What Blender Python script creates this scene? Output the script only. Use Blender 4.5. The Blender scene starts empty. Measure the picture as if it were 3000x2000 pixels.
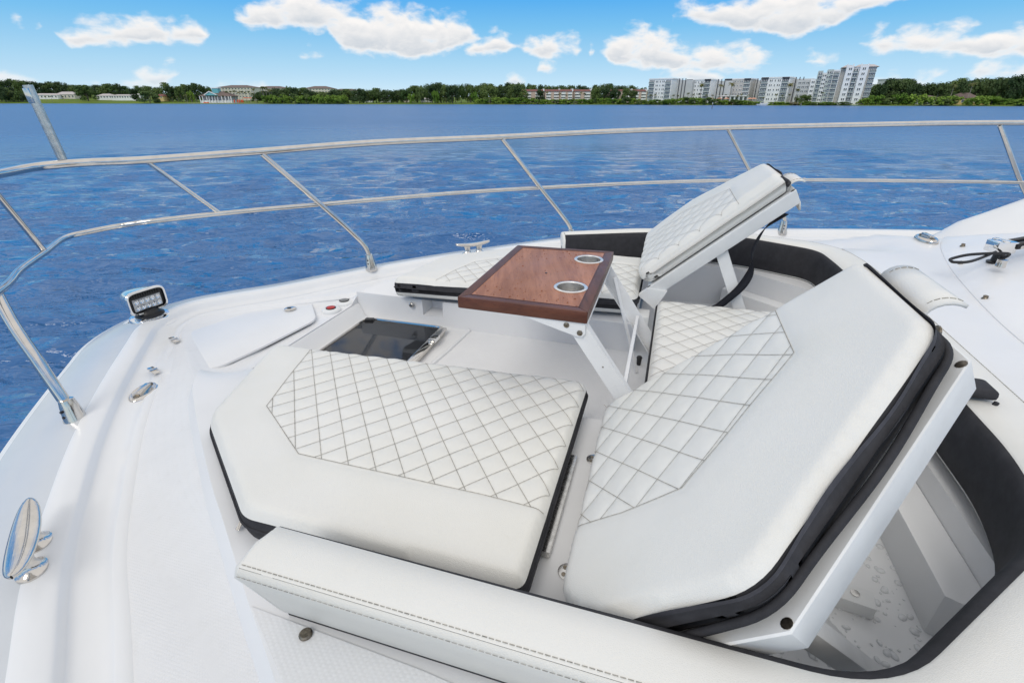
import bpy, bmesh, math, random
import numpy as np
from mathutils import Vector, Matrix
from mathutils.geometry import delaunay_2d_cdt

# ------------------------------------------------------------------ camera, world, sun, exposure
SC = bpy.context.scene
COL = SC.collection
CZ = 3.4                                   # eye height above the water
FPX, HY = 1430.0, 292.0                    # focal length and horizon row for a 3000 px wide frame
PITCH = math.atan((1000 - HY) / FPX)
PC, PS = math.cos(PITCH), math.sin(PITCH)
cam_d = bpy.data.cameras.new("camera")
cam = bpy.data.objects.new("camera", cam_d)
COL.objects.link(cam)
cam.location = (0, 0, CZ)
cam.rotation_euler = (math.pi / 2 - PITCH, 0, 0)
cam_d.sensor_width = 36.0
cam_d.lens = 36.0 * FPX / 3000.0
cam_d.clip_start = 0.05
cam_d.clip_end = 20000
SC.camera = cam
SC.view_settings.view_transform = 'Standard'
SC.view_settings.look = 'None'
SC.view_settings.exposure = 0.0
SC.view_settings.gamma = 1.0

SUN_EL, SUN_AZ = math.radians(46), math.radians(205)   # azimuth clockwise from +Y
SKY_STRENGTH = 0.11

world = bpy.data.worlds.new("World")
SC.world = world
world.use_nodes = True


class NG:
    """small helper for building node maths"""
    def __init__(self, tree):
        self.t = tree
        self.t.nodes.clear()

    def n(self, kind, **kw):
        nd = self.t.nodes.new(kind)
        for k, v in kw.items():
            setattr(nd, k, v)
        return nd

    def put(self, sock, v):
        if isinstance(v, (int, float)):
            sock.default_value = v
        elif isinstance(v, (tuple, list)):
            sock.default_value = v if len(v) == len(sock.default_value) else tuple(v) + (1.0,)
        else:
            self.t.links.new(v, sock)

    def m(self, op, a, b=0.0, c=None, clamp=False):
        nd = self.n('ShaderNodeMath', operation=op)
        nd.use_clamp = clamp
        self.put(nd.inputs[0], a)
        self.put(nd.inputs[1], b)
        if c is not None:
            self.put(nd.inputs[2], c)
        return nd.outputs[0]

    def mix(self, fac, a, b, blend='MIX'):
        nd = self.n('ShaderNodeMix', data_type='RGBA', blend_type=blend)
        self.put(nd.inputs[0], fac)
        self.put(nd.inputs[6], a)
        self.put(nd.inputs[7], b)
        return nd.outputs[2]

    def step(self, v, lo, hi, a=0.0, b=1.0, smooth=True):
        nd = self.n('ShaderNodeMapRange')
        nd.interpolation_type = 'SMOOTHSTEP' if smooth else 'LINEAR'
        self.put(nd.inputs[0], v)
        nd.inputs[1].default_value = lo
        nd.inputs[2].default_value = hi
        nd.inputs[3].default_value = a
        nd.inputs[4].default_value = b
        return nd.outputs[0]

    def noise(self, vec, scale, detail=4.0, rough=0.5, dist=0.0):
        nd = self.n('ShaderNodeTexNoise')
        if vec is not None:
            self.put(nd.inputs['Vector'], vec)
        nd.inputs['Scale'].default_value = scale
        nd.inputs['Detail'].default_value = detail
        nd.inputs['Roughness'].default_value = rough
        nd.inputs['Distortion'].default_value = dist
        return nd.outputs[0]

    def comb(self, x, y, z):
        nd = self.n('ShaderNodeCombineXYZ')
        self.put(nd.inputs[0], x)
        self.put(nd.inputs[1], y)
        self.put(nd.inputs[2], z)
        return nd.outputs[0]


def ray(x, y):
    """direction through a point of the 3000 x 2000 photograph"""
    u, w = (x - 1500) / FPX, (1000 - y) / FPX
    return Vector((u, PC + w * PS, -PS + w * PC))


def az_el(x, y):
    d = ray(x, y).normalized()
    return math.degrees(math.atan2(d.x, d.y)), math.degrees(math.asin(d.z))


def build_world():
    g = NG(world.node_tree)
    co = g.n('ShaderNodeTexCoord').outputs['Generated']
    sep = g.n('ShaderNodeSeparateXYZ')
    g.put(sep.inputs[0], co)
    X, Y, Z = sep.outputs
    # the clear air: Nishita sky, with the vivid quick change from pale horizon to blue that the photograph shows
    zz = g.m('ADD', g.m('MULTIPLY', g.m('MAXIMUM', Z, 0.0), 4.2), 0.03)
    sky = g.n('ShaderNodeTexSky', sky_type='NISHITA')
    sky.sun_disc = False
    sky.sun_elevation = SUN_EL
    sky.sun_rotation = SUN_AZ
    sky.air_density = 1.0
    sky.dust_density = 0.3
    sky.ozone_density = 3.0
    g.put(sky.inputs[0], g.comb(X, Y, zz))
    hs = g.n('ShaderNodeHueSaturation')
    hs.inputs['Hue'].default_value = 0.492
    hs.inputs['Saturation'].default_value = 1.28
    hs.inputs['Value'].default_value = 1.0
    g.put(hs.inputs['Color'], sky.outputs[0])
    # direction as azimuth / elevation in degrees
    az = g.m('MULTIPLY', g.m('ARCTAN2', X, Y), 57.29578)
    el = g.m('MULTIPLY', g.m('ARCSINE', Z), 57.29578)
    nis = g.mix(1.0, hs.outputs[0], (SKY_STRENGTH, SKY_STRENGTH, SKY_STRENGTH, 1), 'MULTIPLY')
    ramp = g.n('ShaderNodeValToRGB')
    cr = ramp.color_ramp
    stops = [(0.0, (0.70, 0.86, 0.97)), (0.035, (0.47, 0.76, 0.97)), (0.07, (0.23, 0.61, 0.97)), (0.11, (0.055, 0.43, 1.0)), (0.3, (0.06, 0.36, 0.92)), (1.0, (0.05, 0.28, 0.75))]
    while len(cr.elements) < len(stops):
        cr.elements.new(0.5)
    for e_, (ps, cl) in zip(cr.elements, stops):
        e_.position = ps
        e_.color = cl + (1,)
    g.put(ramp.inputs[0], g.m('DIVIDE', el, 90.0, clamp=True))
    skyc = g.mix(0.85, nis, ramp.outputs[0])
    vec = g.comb(g.m('MULTIPLY', az, 0.105), g.m('MULTIPLY', el, 0.19), 0.0)
    fb = g.noise(vec, 4.2, 6.0, 0.52, 0.2)
    fb2 = g.noise(g.comb(g.m('MULTIPLY', az, 0.105), g.m('ADD', g.m('MULTIPLY', el, 0.19), 0.07), 0.0), 4.2, 6.0, 0.52, 0.2)
    big = g.noise(vec, 0.8, 3.0, 0.5)
    # three banks of cumulus: outline (x, top, base) read along each bank on the photograph
    banks = [
        [[(40, 82, 84), (75, 66, 92), (112, 80, 84)], [(130, 112, 118), (190, 98, 128), (300, 66, 132), (380, 44, 132), (440, 46, 130), (520, 66, 126), (560, 56, 124), (602, 100, 120)],
         [(688, 56, 62), (730, 6, 84), (820, -12, 88), (900, -20, 78), (960, -10, 92), (1000, 14, 150), (1060, 30, 158), (1140, 22, 168), (1220, 30, 170), (1300, 52, 162), (1370, 58, 128), (1412, 112, 122)],
         [(1965, 44, 50), (2030, 18, 62), (2110, 0, 82), (2240, -20, 106), (2330, -30, 108), (2430, -30, 84), (2520, -26, 40), (2600, -20, 4), (2680, -12, -8)]],
        [[(880, 166, 170), (920, 154, 174), (950, 164, 166)], [(1358, 148, 152), (1400, 122, 158), (1440, 92, 160), (1480, 100, 158), (1520, 144, 154)], [(1534, 116, 160), (1600, 110, 168), (1690, 112, 164), (1732, 146, 160)],
         [(1738, 150, 166), (1780, 112, 186), (1850, 88, 196), (1940, 86, 200), (1990, 130, 206), (2060, 150, 208), (2130, 140, 208), (2200, 134, 206), (2270, 180, 192)],
         [(2352, 178, 186), (2375, 156, 190), (2410, 164, 190), (2452, 178, 186)], [(2512, 120, 132), (2580, 104, 152), (2700, 100, 162), (2800, 72, 160), (2870, 92, 168), (2950, 90, 172), (3080, 80, 180), (3200, 90, 170)]],
        [[(-100, 230, 246), (0, 220, 248), (50, 226, 248), (118, 236, 242)], [(232, 240, 246), (265, 228, 250), (290, 242, 248)], [(345, 244, 252), (400, 226, 256), (450, 208, 256), (510, 200, 234), (524, 212, 222)],
         [(640, 258, 262), (700, 242, 264), (780, 250, 262)], [(1478, 240, 246), (1510, 212, 252), (1548, 240, 246)], [(1572, 198, 204), (1600, 180, 214), (1632, 198, 206)],
         [(1935, 220, 240), (1990, 186, 240), (2060, 200, 240), (2110, 224, 236)], [(2540, 240, 254), (2620, 216, 256), (2700, 214, 256), (2780, 222, 254)], [(2815, 204, 216), (2870, 182, 228), (2950, 178, 234), (3100, 170, 238), (3200, 180, 230)]]]
    acc, vpos = None, None
    azn = g.m('ADD', g.m('DIVIDE', az, 120.0), 0.5)                   # -60..60 degrees to 0..1
    for bank in banks:
        ends = []
        for which in (1, 2):
            fc = g.n('ShaderNodeFloatCurve')
            cm = fc.mapping
            cm.use_clip = False
            pts = []
            for cl in bank:
                for k, pnt in enumerate(cl):
                    a_, e_ = az_el(pnt[0], pnt[which])
                    if k == 0:
                        pts.append((a_ - 0.5, e_ + (-0.9 if which == 1 else 0.9)))
                    pts.append((a_, e_))
                    if k == len(cl) - 1:
                        pts.append((a_ + 0.5, e_ + (-0.9 if which == 1 else 0.9)))
            q = [((a_ + 60) / 120, (e_ + 6) / 24) for a_, e_ in pts]
            q.sort()
            q2 = []
            for k, pq in enumerate(q):
                if q2 and pq[0] - q2[-1][0] < 0.0012:
                    continue
                q2.append(pq)
            cv = cm.curves[0]
            while len(cv.points) < len(q2):
                cv.points.new(0.5, 0.5)
            for pt_, pq in zip(cv.points, q2):
                pt_.location = pq
                pt_.handle_type = 'VECTOR'
            cm.update()
            g.put(fc.inputs['Value'], azn)
            ends.append(g.m('SUBTRACT', g.m('MULTIPLY', fc.outputs[0], 24.0), 6.0))
        tp, bt = ends
        c = g.m('MULTIPLY', g.m('MINIMUM', g.m('SUBTRACT', tp, el), g.m('MULTIPLY', g.m('SUBTRACT', el, bt), 1.9)), 1.15)
        v = g.m('DIVIDE', g.m('SUBTRACT', el, bt), g.m('MAXIMUM', g.m('SUBTRACT', tp, bt), 0.15))
        if acc is None:
            acc, vpos = c, v
        else:
            sel = g.m('GREATER_THAN', c, acc)
            vpos = g.m('ADD', g.m('MULTIPLY', sel, v), g.m('MULTIPLY', g.m('SUBTRACT', 1.0, sel), vpos))
            acc = g.m('MAXIMUM', acc, c)
    acc = g.m('MINIMUM', acc, 1.3)
    # the same kind of broken cloud all round, closing up overhead (the soft light on the boat)
    front = g.m('MULTIPLY', g.step(g.m('ABSOLUTE', az), 46.0, 58.0, 1.0, 0.0), g.step(el, 9.5, 15.0, 1.0, 0.0))
    hi = g.step(el, 15.0, 42.0, 0.0, 1.7)
    gen = g.m('ADD', g.m('MULTIPLY', g.m('SUBTRACT', big, 0.52), 4.0), hi)
    acc = g.m('MAXIMUM', g.m('MAXIMUM', g.m('SUBTRACT', acc, g.m('MULTIPLY', g.m('SUBTRACT', 1.0, front), 5.0)), -1.6), g.m('SUBTRACT', gen, g.m('MULTIPLY', front, 5.0)))
    under = g.m('MULTIPLY', g.step(vpos, 0.1, 0.75, 1.0, 0.0), front)
    den = g.m('ADD', acc, g.m('MULTIPLY', g.m('SUBTRACT', fb, 0.48), 4.6))
    alpha = g.step(den, -0.45, 1.15)
    # billow shading: bases and hollows are greyer, lit heads are white
    relief = g.step(g.m('SUBTRACT', fb, fb2), -0.16, 0.16, 0.0, 1.0, False)
    core = g.step(den, 0.4, 1.6, 0.0, 1.0)
    sh = g.m('ADD', g.m('MULTIPLY', core, g.m('MULTIPLY', g.m('SUBTRACT', 1.0, relief), 0.42)), g.m('MULTIPLY', g.m('MULTIPLY', under, core), 0.62), clamp=True)
    cc = g.mix(sh, (0.97, 0.945, 0.925, 1), (0.58, 0.64, 0.71, 1))
    fade = g.step(el, 0.0, 3.5, 0.55, 1.0)
    final = g.mix(g.m('MULTIPLY', alpha, fade), skyc, cc)
    bg = g.n('ShaderNodeBackground')
    g.put(bg.inputs['Color'], final)
    bg.inputs['Strength'].default_value = 1.0
    out = g.n('ShaderNodeOutputWorld')
    g.put(out.inputs[0], bg.outputs[0])


build_world()
sun_d = bpy.data.lights.new("sun", 'SUN')
sun_d.energy = 1.1
sun_d.angle = math.radians(24)
sun_d.color = (1.0, 0.95, 0.87)
sun = bpy.data.objects.new("sun", sun_d)
COL.objects.link(sun)
sdir = Vector((math.sin(SUN_AZ) * math.cos(SUN_EL), math.cos(SUN_AZ) * math.cos(SUN_EL), math.sin(SUN_EL)))
sun.rotation_euler = sdir.to_track_quat('Z', 'Y').to_euler()

RND = random.Random(7)
NPR = np.random.RandomState(11)

# ------------------------------------------------------------------ boat frame: f forward, s to starboard, z relative to the eye
BA = math.radians(17)
SDX, SDY = math.sin(BA), math.cos(BA)
FDX, FDY = -math.cos(BA), math.sin(BA)


def W(f, s, z):
    return Vector((f * FDX + s * SDX, f * FDY + s * SDY, CZ + z))


def at_y(x, y, D):
    """point of the photograph's ray at forward distance D"""
    d = ray(x, y)
    d = d * (D / d.y)
    return Vector((d.x, d.y, d.z + CZ))


# ------------------------------------------------------------------ materials
def new_mat(name):
    m = bpy.data.materials.new(name)
    m.use_nodes = True
    return m, NG(m.node_tree)


def pbr(g, color=(0.8, 0.8, 0.8), rough=0.5, metal=0.0, normal=None, coat=0.0, spec=0.5, trans=0.0, ior=1.45):
    b = g.n('ShaderNodeBsdfPrincipled')
    g.put(b.inputs['Base Color'], color)
    g.put(b.inputs['Roughness'], rough)
    g.put(b.inputs['Metallic'], metal)
    b.inputs['IOR'].default_value = ior
    b.inputs['Specular IOR Level'].default_value = spec
    b.inputs['Coat Weight'].default_value = coat
    b.inputs['Coat Roughness'].default_value = 0.06
    b.inputs['Transmission Weight'].default_value = trans
    if normal is not None:
        g.put(b.inputs['Normal'], normal)
    o = g.n('ShaderNodeOutputMaterial')
    g.put(o.inputs[0], b.outputs[0])
    return b


def bump(g, h, strength=0.3, dist=0.01, prev=None):
    b = g.n('ShaderNodeBump')
    b.inputs['Strength'].default_value = strength
    b.inputs['Distance'].default_value = dist
    g.put(b.inputs['Height'], h)
    if prev is not None:
        g.put(b.inputs['Normal'], prev)
    return b.outputs[0]


def obj_co(g):
    return g.n('ShaderNodeTexCoord').outputs['Object']


MAT = {}


def simple(name, color, rough=0.5, metal=0.0, var=0.08, nscale=6.0, coat=0.0, bstr=0.0, bscale=200.0, bdist=0.001, spec=0.5):
    m, g = new_mat(name)
    co = obj_co(g)
    n1 = g.noise(co, nscale, 4, 0.6)
    dark = tuple(c * (1 - var) for c in color)
    lite = tuple(min(1, c * (1 + var)) for c in color)
    c = g.mix(g.step(n1, 0.3, 0.7), dark + (1,), lite + (1,))
    nr = None
    if bstr > 0:
        nr = bump(g, g.noise(co, bscale, 3, 0.6), bstr, bdist)
    r = g.step(g.noise(co, nscale * 2.3, 3, 0.5), 0.3, 0.7, rough * 0.88, rough * 1.12)
    pbr(g, c, r, metal, nr, coat, spec)
    MAT[name] = m
    return m


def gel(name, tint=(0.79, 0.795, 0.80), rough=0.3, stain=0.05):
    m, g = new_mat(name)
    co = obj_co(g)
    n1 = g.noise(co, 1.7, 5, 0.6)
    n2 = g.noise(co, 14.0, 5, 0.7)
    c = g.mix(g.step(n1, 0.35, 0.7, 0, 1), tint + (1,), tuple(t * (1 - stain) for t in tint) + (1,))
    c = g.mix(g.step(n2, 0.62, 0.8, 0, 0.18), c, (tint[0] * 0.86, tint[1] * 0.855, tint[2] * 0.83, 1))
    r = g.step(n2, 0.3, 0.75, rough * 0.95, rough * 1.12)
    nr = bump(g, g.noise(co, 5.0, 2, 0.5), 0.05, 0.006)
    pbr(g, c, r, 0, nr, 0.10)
    MAT[name] = m
    return m


gel('gelcoat')
gel('gelcoat_matt', (0.78, 0.785, 0.795), 0.38, 0.06)
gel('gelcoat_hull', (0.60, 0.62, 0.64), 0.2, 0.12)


def nonskid(name, ang=0.0, scale=150.0):
    m, g = new_mat(name)
    co = obj_co(g)
    mp = g.n('ShaderNodeMapping')
    mp.inputs['Rotation'].default_value = (0, 0, ang)
    g.put(mp.inputs['Vector'], co)
    v = g.n('ShaderNodeTexVoronoi', feature='F1')
    v.inputs['Scale'].default_value = scale
    v.inputs['Randomness'].default_value = 0.12
    g.put(v.inputs['Vector'], mp.outputs[0])
    h = g.step(v.outputs['Distance'], 0.1, 0.55, 1.0, 0.0)
    nr = bump(g, h, 0.28, 0.0013)
    n1 = g.noise(co, 2.2, 5, 0.65)
    n2 = g.noise(co, 30.0, 5, 0.7)
    c = g.mix(g.step(n1, 0.35, 0.7), (0.79, 0.792, 0.797, 1), (0.745, 0.748, 0.755, 1))
    c = g.mix(g.m('MULTIPLY', g.step(v.outputs['Distance'], 0.35, 0.65), g.step(n2, 0.45, 0.75, 0.10, 0.40)), c, (0.64, 0.64, 0.63, 1))
    pbr(g, c, 0.42, 0, nr)
    MAT[name] = m


nonskid('nonskid', 0.29, 160)
nonskid('nonskid_aft', 0.9, 110)


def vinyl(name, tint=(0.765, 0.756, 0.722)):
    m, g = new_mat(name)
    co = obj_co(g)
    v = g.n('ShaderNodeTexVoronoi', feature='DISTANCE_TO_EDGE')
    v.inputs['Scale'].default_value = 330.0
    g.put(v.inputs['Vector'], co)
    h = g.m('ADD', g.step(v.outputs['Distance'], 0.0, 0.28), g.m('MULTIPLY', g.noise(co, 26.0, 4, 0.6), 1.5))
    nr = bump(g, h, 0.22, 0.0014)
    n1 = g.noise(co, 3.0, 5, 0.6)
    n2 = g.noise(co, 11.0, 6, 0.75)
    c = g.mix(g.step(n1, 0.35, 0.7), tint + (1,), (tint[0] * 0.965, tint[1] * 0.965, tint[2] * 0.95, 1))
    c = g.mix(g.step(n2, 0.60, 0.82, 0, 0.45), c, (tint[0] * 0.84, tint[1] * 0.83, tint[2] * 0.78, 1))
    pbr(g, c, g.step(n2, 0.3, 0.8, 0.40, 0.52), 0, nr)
    MAT[name] = m


vinyl('vinyl')
vinyl('vinyl_shaded', (0.69, 0.68, 0.64))  # darker vinyl copy; paints the dimmer light on the bolster's outer face


def fabric(name, tint, scale=900.0):
    m, g = new_mat(name)
    co = obj_co(g)
    n0 = g.noise(co, scale, 2, 0.5)
    n1 = g.noise(co, 18.0, 5, 0.7)
    n2 = g.noise(co, 60.0, 6, 0.8)
    c = g.mix(g.step(n1, 0.3, 0.75), tint + (1,), tuple(t * 1.5 for t in tint) + (1,))
    c = g.mix(g.step(n2, 0.72, 0.8, 0, 0.35), c, (0.22, 0.22, 0.22, 1))
    pbr(g, c, 0.78, 0, bump(g, n0, 0.35, 0.001), spec=0.3)
    MAT[name] = m


fabric('charcoal', (0.030, 0.030, 0.034))
fabric('zipper_tape', (0.055, 0.054, 0.062), 500)
fabric('strap_black', (0.010, 0.011, 0.016))
simple('thread', (0.34, 0.32, 0.28), 0.8, var=0.35, nscale=120)
simple('steel', (0.66, 0.63, 0.59), 0.10, 1.0, 0.06, 25, bstr=0.06, bscale=18, bdist=0.002)
simple('steel_brushed', (0.55, 0.54, 0.52), 0.26, 1.0, 0.15, 60)
simple('cup_steel', (0.82, 0.81, 0.79), 0.34, 1.0, 0.08, 40)
simple('chrome', (0.80, 0.80, 0.80), 0.06, 1.0, 0.04, 10)
simple('bronze_screw', (0.22, 0.19, 0.15), 0.4, 1.0, 0.3, 150)
simple('black_plastic', (0.012, 0.012, 0.013), 0.35, var=0.25, nscale=40)
simple('rubber', (0.016, 0.016, 0.018), 0.55, var=0.3, nscale=50)
simple('white_plastic', (0.74, 0.75, 0.75), 0.42, var=0.04, nscale=9, bstr=0.08, bscale=90, bdist=0.001)
simple('white_metal', (0.78, 0.785, 0.79), 0.3, var=0.04, nscale=8)
simple('red_cap', (0.45, 0.03, 0.025), 0.4, var=0.2, nscale=60)
simple('grey_cap', (0.20, 0.20, 0.20), 0.4, var=0.2, nscale=60)
simple('lens_grey', (0.42, 0.43, 0.44), 0.12, 0.6, 0.2, 60)


def glass_tint():
    m, g = new_mat('tinted_glass')
    co = obj_co(g)
    c = g.mix(g.step(g.noise(co, 4, 3, 0.5), 0.3, 0.7), (0.030, 0.031, 0.036, 1), (0.042, 0.043, 0.05, 1))
    nr = bump(g, g.noise(co, 1.6, 2, 0.4), 0.02, 0.01)
    pbr(g, c, g.step(g.noise(co, 30, 5, 0.7), 0.4, 0.8, 0.03, 0.10), 0, nr, 0.3)
    MAT['tinted_glass'] = m
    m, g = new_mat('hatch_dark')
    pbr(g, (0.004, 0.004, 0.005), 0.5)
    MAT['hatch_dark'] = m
    m, g = new_mat('droplet')
    pbr(g, (0.70, 0.71, 0.72), 0.02, ior=1.33)
    MAT['droplet'] = m
    m, g = new_mat('droplet_wood')
    pbr(g, (0.30, 0.11, 0.055), 0.03, ior=1.33)
    MAT['droplet_wood'] = m


glass_tint()


def wood(name, c0, c1, c2, along='y', sc=1.0):
    m, g = new_mat(name)
    co = obj_co(g)
    mp = g.n('ShaderNodeMapping')
    mp.inputs['Rotation'].default_value = (0, 0, BA)
    mp.inputs['Scale'].default_value = (26 * sc, 2.2 * sc, 26 * sc) if along == 'y' else (2.2 * sc, 26 * sc, 26 * sc)
    g.put(mp.inputs['Vector'], co)
    n1 = g.noise(mp.outputs[0], 1.0, 6, 0.62, 0.6)
    n2 = g.noise(mp.outputs[0], 7.0, 4, 0.7, 0.2)
    n3 = g.noise(co, 5.0, 4, 0.6)
    mq = g.n('ShaderNodeMapping')
    mq.inputs['Rotation'].default_value = (0, 0, BA)
    g.put(mq.inputs['Vector'], co)
    sp = g.n('ShaderNodeSeparateXYZ')
    g.put(sp.inputs[0], mq.outputs[0])
    wn = g.n('ShaderNodeTexWhiteNoise', noise_dimensions='1D')
    g.put(wn.inputs['W'], g.m('FLOOR', g.m('DIVIDE', sp.outputs[0 if along == 'y' else 1], 0.047)))
    c = g.mix(g.step(n1, 0.34, 0.66), c0 + (1,), c1 + (1,))
    c = g.mix(g.m('MULTIPLY', wn.outputs['Value'], 0.45), c, tuple(k * 0.62 for k in c0) + (1,))
    c = g.mix(g.step(n2, 0.50, 0.70, 0, 0.55), c, c2 + (1,))
    c = g.mix(g.step(n3, 0.5, 0.75, 0, 0.3), c, tuple(k * 0.7 for k in c0) + (1,))
    nr = bump(g, n2, 0.18, 0.0008)
    pbr(g, c, g.step(n3, 0.3, 0.7, 0.38, 0.52), 0, nr, 0.06)
    MAT[name] = m


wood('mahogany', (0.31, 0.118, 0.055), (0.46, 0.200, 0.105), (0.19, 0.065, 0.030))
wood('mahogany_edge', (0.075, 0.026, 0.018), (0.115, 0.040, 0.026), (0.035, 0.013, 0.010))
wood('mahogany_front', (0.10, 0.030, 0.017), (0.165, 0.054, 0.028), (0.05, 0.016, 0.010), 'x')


def water_mat():
    m, g = new_mat('lake_water')
    co = g.n('ShaderNodeTexCoord').outputs['Object']
    mp = g.n('ShaderNodeMapping')
    mp.inputs['Rotation'].default_value = (0, 0, 0.16)
    mp.inputs['Scale'].default_value = (0.36, 1.0, 1.0)
    g.put(mp.inputs['Vector'], co)
    v = mp.outputs[0]
    mp2 = g.n('ShaderNodeMapping')
    mp2.inputs['Rotation'].default_value = (0, 0, -0.32)
    mp2.inputs['Scale'].default_value = (0.42, 1.0, 1.0)
    g.put(mp2.inputs['Vector'], co)
    v2 = mp2.outputs[0]
    dist = g.n('ShaderNodeVectorMath', operation='LENGTH')
    g.put(dist.inputs[0], co)
    off = dist.outputs['Value']
    a = g.m('POWER', g.noise(v, 1.5, 2, 0.5, 0.35), 1.5)
    b = g.m('POWER', g.noise(v2, 3.6, 3, 0.55, 0.4), 1.5)
    c = g.noise(v, 8.0, 3, 0.6, 0.3)
    big = g.noise(v, 0.22, 4, 0.62, 0.5)
    n = bump(g, big, 0.9, 0.40)
    n = bump(g, a, 1.0, 0.34, n)
    n = bump(g, b, 1.0, 0.14, n)
    n = bump(g, c, 0.9, 0.030, n)
    col = g.mix(g.step(g.noise(v, 0.05, 3, 0.5), 0.3, 0.7), (0.018, 0.112, 0.300, 1), (0.024, 0.128, 0.335, 1))
    bs = pbr(g, col, g.step(off, 12.0, 95.0, 0.05, 0.32), 0, n, ior=1.5)
    MAT['lake_water'] = m


water_mat()


def leaf_mat(name, c0, c1):
    m, g = new_mat(name)
    co = obj_co(g)
    oi = g.n('ShaderNodeObjectInfo').outputs['Random']
    n1 = g.noise(co, 6.0, 3, 0.6)
    f = g.m('ADD', g.m('MULTIPLY', n1, 0.7), g.m('MULTIPLY', oi, 0.5))
    c = g.mix(g.step(f, 0.3, 0.9), c0 + (1,), c1 + (1,))
    pbr(g, c, 0.6, 0, spec=0.25)
    MAT[name] = m


leaf_mat('leaf_dark', (0.030, 0.062, 0.022), (0.085, 0.130, 0.042))
leaf_mat('leaf_mid', (0.050, 0.100, 0.026), (0.125, 0.180, 0.050))
leaf_mat('leaf_bright', (0.095, 0.190, 0.022), (0.21, 0.32, 0.045))
leaf_mat('leaf_palm', (0.060, 0.085, 0.022), (0.15, 0.14, 0.045))
simple('bark', (0.12, 0.10, 0.085), 0.9, var=0.3, nscale=8)
simple('bark_pale', (0.27, 0.24, 0.21), 0.9, var=0.25, nscale=8)
simple('wall_white', (0.86, 0.865, 0.865), 0.7, var=0.03, nscale=0.3)
simple('wall_greige', (0.52, 0.50, 0.47), 0.7, var=0.03, nscale=0.3)
simple('wall_grey', (0.57, 0.58, 0.58), 0.7, var=0.04, nscale=0.3)
simple('wall_sage', (0.50, 0.56, 0.52), 0.7, var=0.03, nscale=0.3)
simple('wall_cream', (0.66, 0.62, 0.52), 0.8, var=0.05, nscale=0.4)
simple('wall_pink', (0.60, 0.47, 0.40), 0.8, var=0.05, nscale=0.4)
simple('wall_yellow', (0.62, 0.46, 0.20), 0.8, var=0.05, nscale=0.4)
simple('slate', (0.055, 0.062, 0.078), 0.6, var=0.1, nscale=0.5)
simple('roof_brown', (0.16, 0.115, 0.10), 0.85, var=0.15, nscale=0.8)
simple('roof_red', (0.19, 0.075, 0.065), 0.85, var=0.15, nscale=0.8)
simple('roof_pale', (0.50, 0.46, 0.45), 0.8, var=0.08, nscale=0.8)
simple('teal', (0.17, 0.47, 0.50), 0.6, var=0.08, nscale=0.8)
simple('far_glass', (0.085, 0.105, 0.12), 0.15, var=0.3, nscale=0.7)
simple('rail_dark', (0.24, 0.29, 0.30), 0.5, var=0.1, nscale=0.8)
simple('recess', (0.42, 0.43, 0.44), 0.8, var=0.1, nscale=0.8)  # grey; balcony panels use it as painted recess shade
simple('sand', (0.50, 0.44, 0.33), 0.9, var=0.15, nscale=0.4)
simple('orange_cloth', (0.62, 0.10, 0.035), 0.7, var=0.15, nscale=1.5)
simple('salmon_cloth', (0.66, 0.33, 0.22), 0.7, var=0.12, nscale=1.5)
simple('dock_wood', (0.30, 0.19, 0.12), 0.85, var=0.25, nscale=1.2)
simple('post_wood', (0.16, 0.15, 0.14), 0.9, var=0.25, nscale=2)


def grass_mat():
    m, g = new_mat('lawn')
    co = g.n('ShaderNodeTexCoord').outputs['Object']
    n = g.noise(co, 0.03, 4, 0.6)
    n2 = g.noise(co, 0.6, 4, 0.7)
    c = g.mix(g.step(n, 0.35, 0.65), (0.085, 0.150, 0.018, 1), (0.150, 0.205, 0.020, 1))
    c = g.mix(g.step(n2, 0.4, 0.8, 0, 0.4), c, (0.06, 0.11, 0.02, 1))
    pbr(g, c, 0.9, 0, bump(g, n2, 0.3, 0.1), spec=0.2)
    MAT['lawn'] = m


grass_mat()

# ------------------------------------------------------------------ object helpers
ORG = {}


def tag(o, label=None, cat=None, group=None, kind=None):
    if label:
        o['label'] = label
    if cat:
        o['category'] = cat
    if group:
        o['group'] = group
    if kind:
        o['kind'] = kind
    return o


def thing(name, label, cat, loc=(0, 0, 0), group=None):
    o = bpy.data.objects.new(name, None)
    o.empty_display_size = 0.1
    COL.objects.link(o)
    o.location = loc
    ORG[o.name] = Vector(loc)
    return tag(o, label, cat, group)


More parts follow.
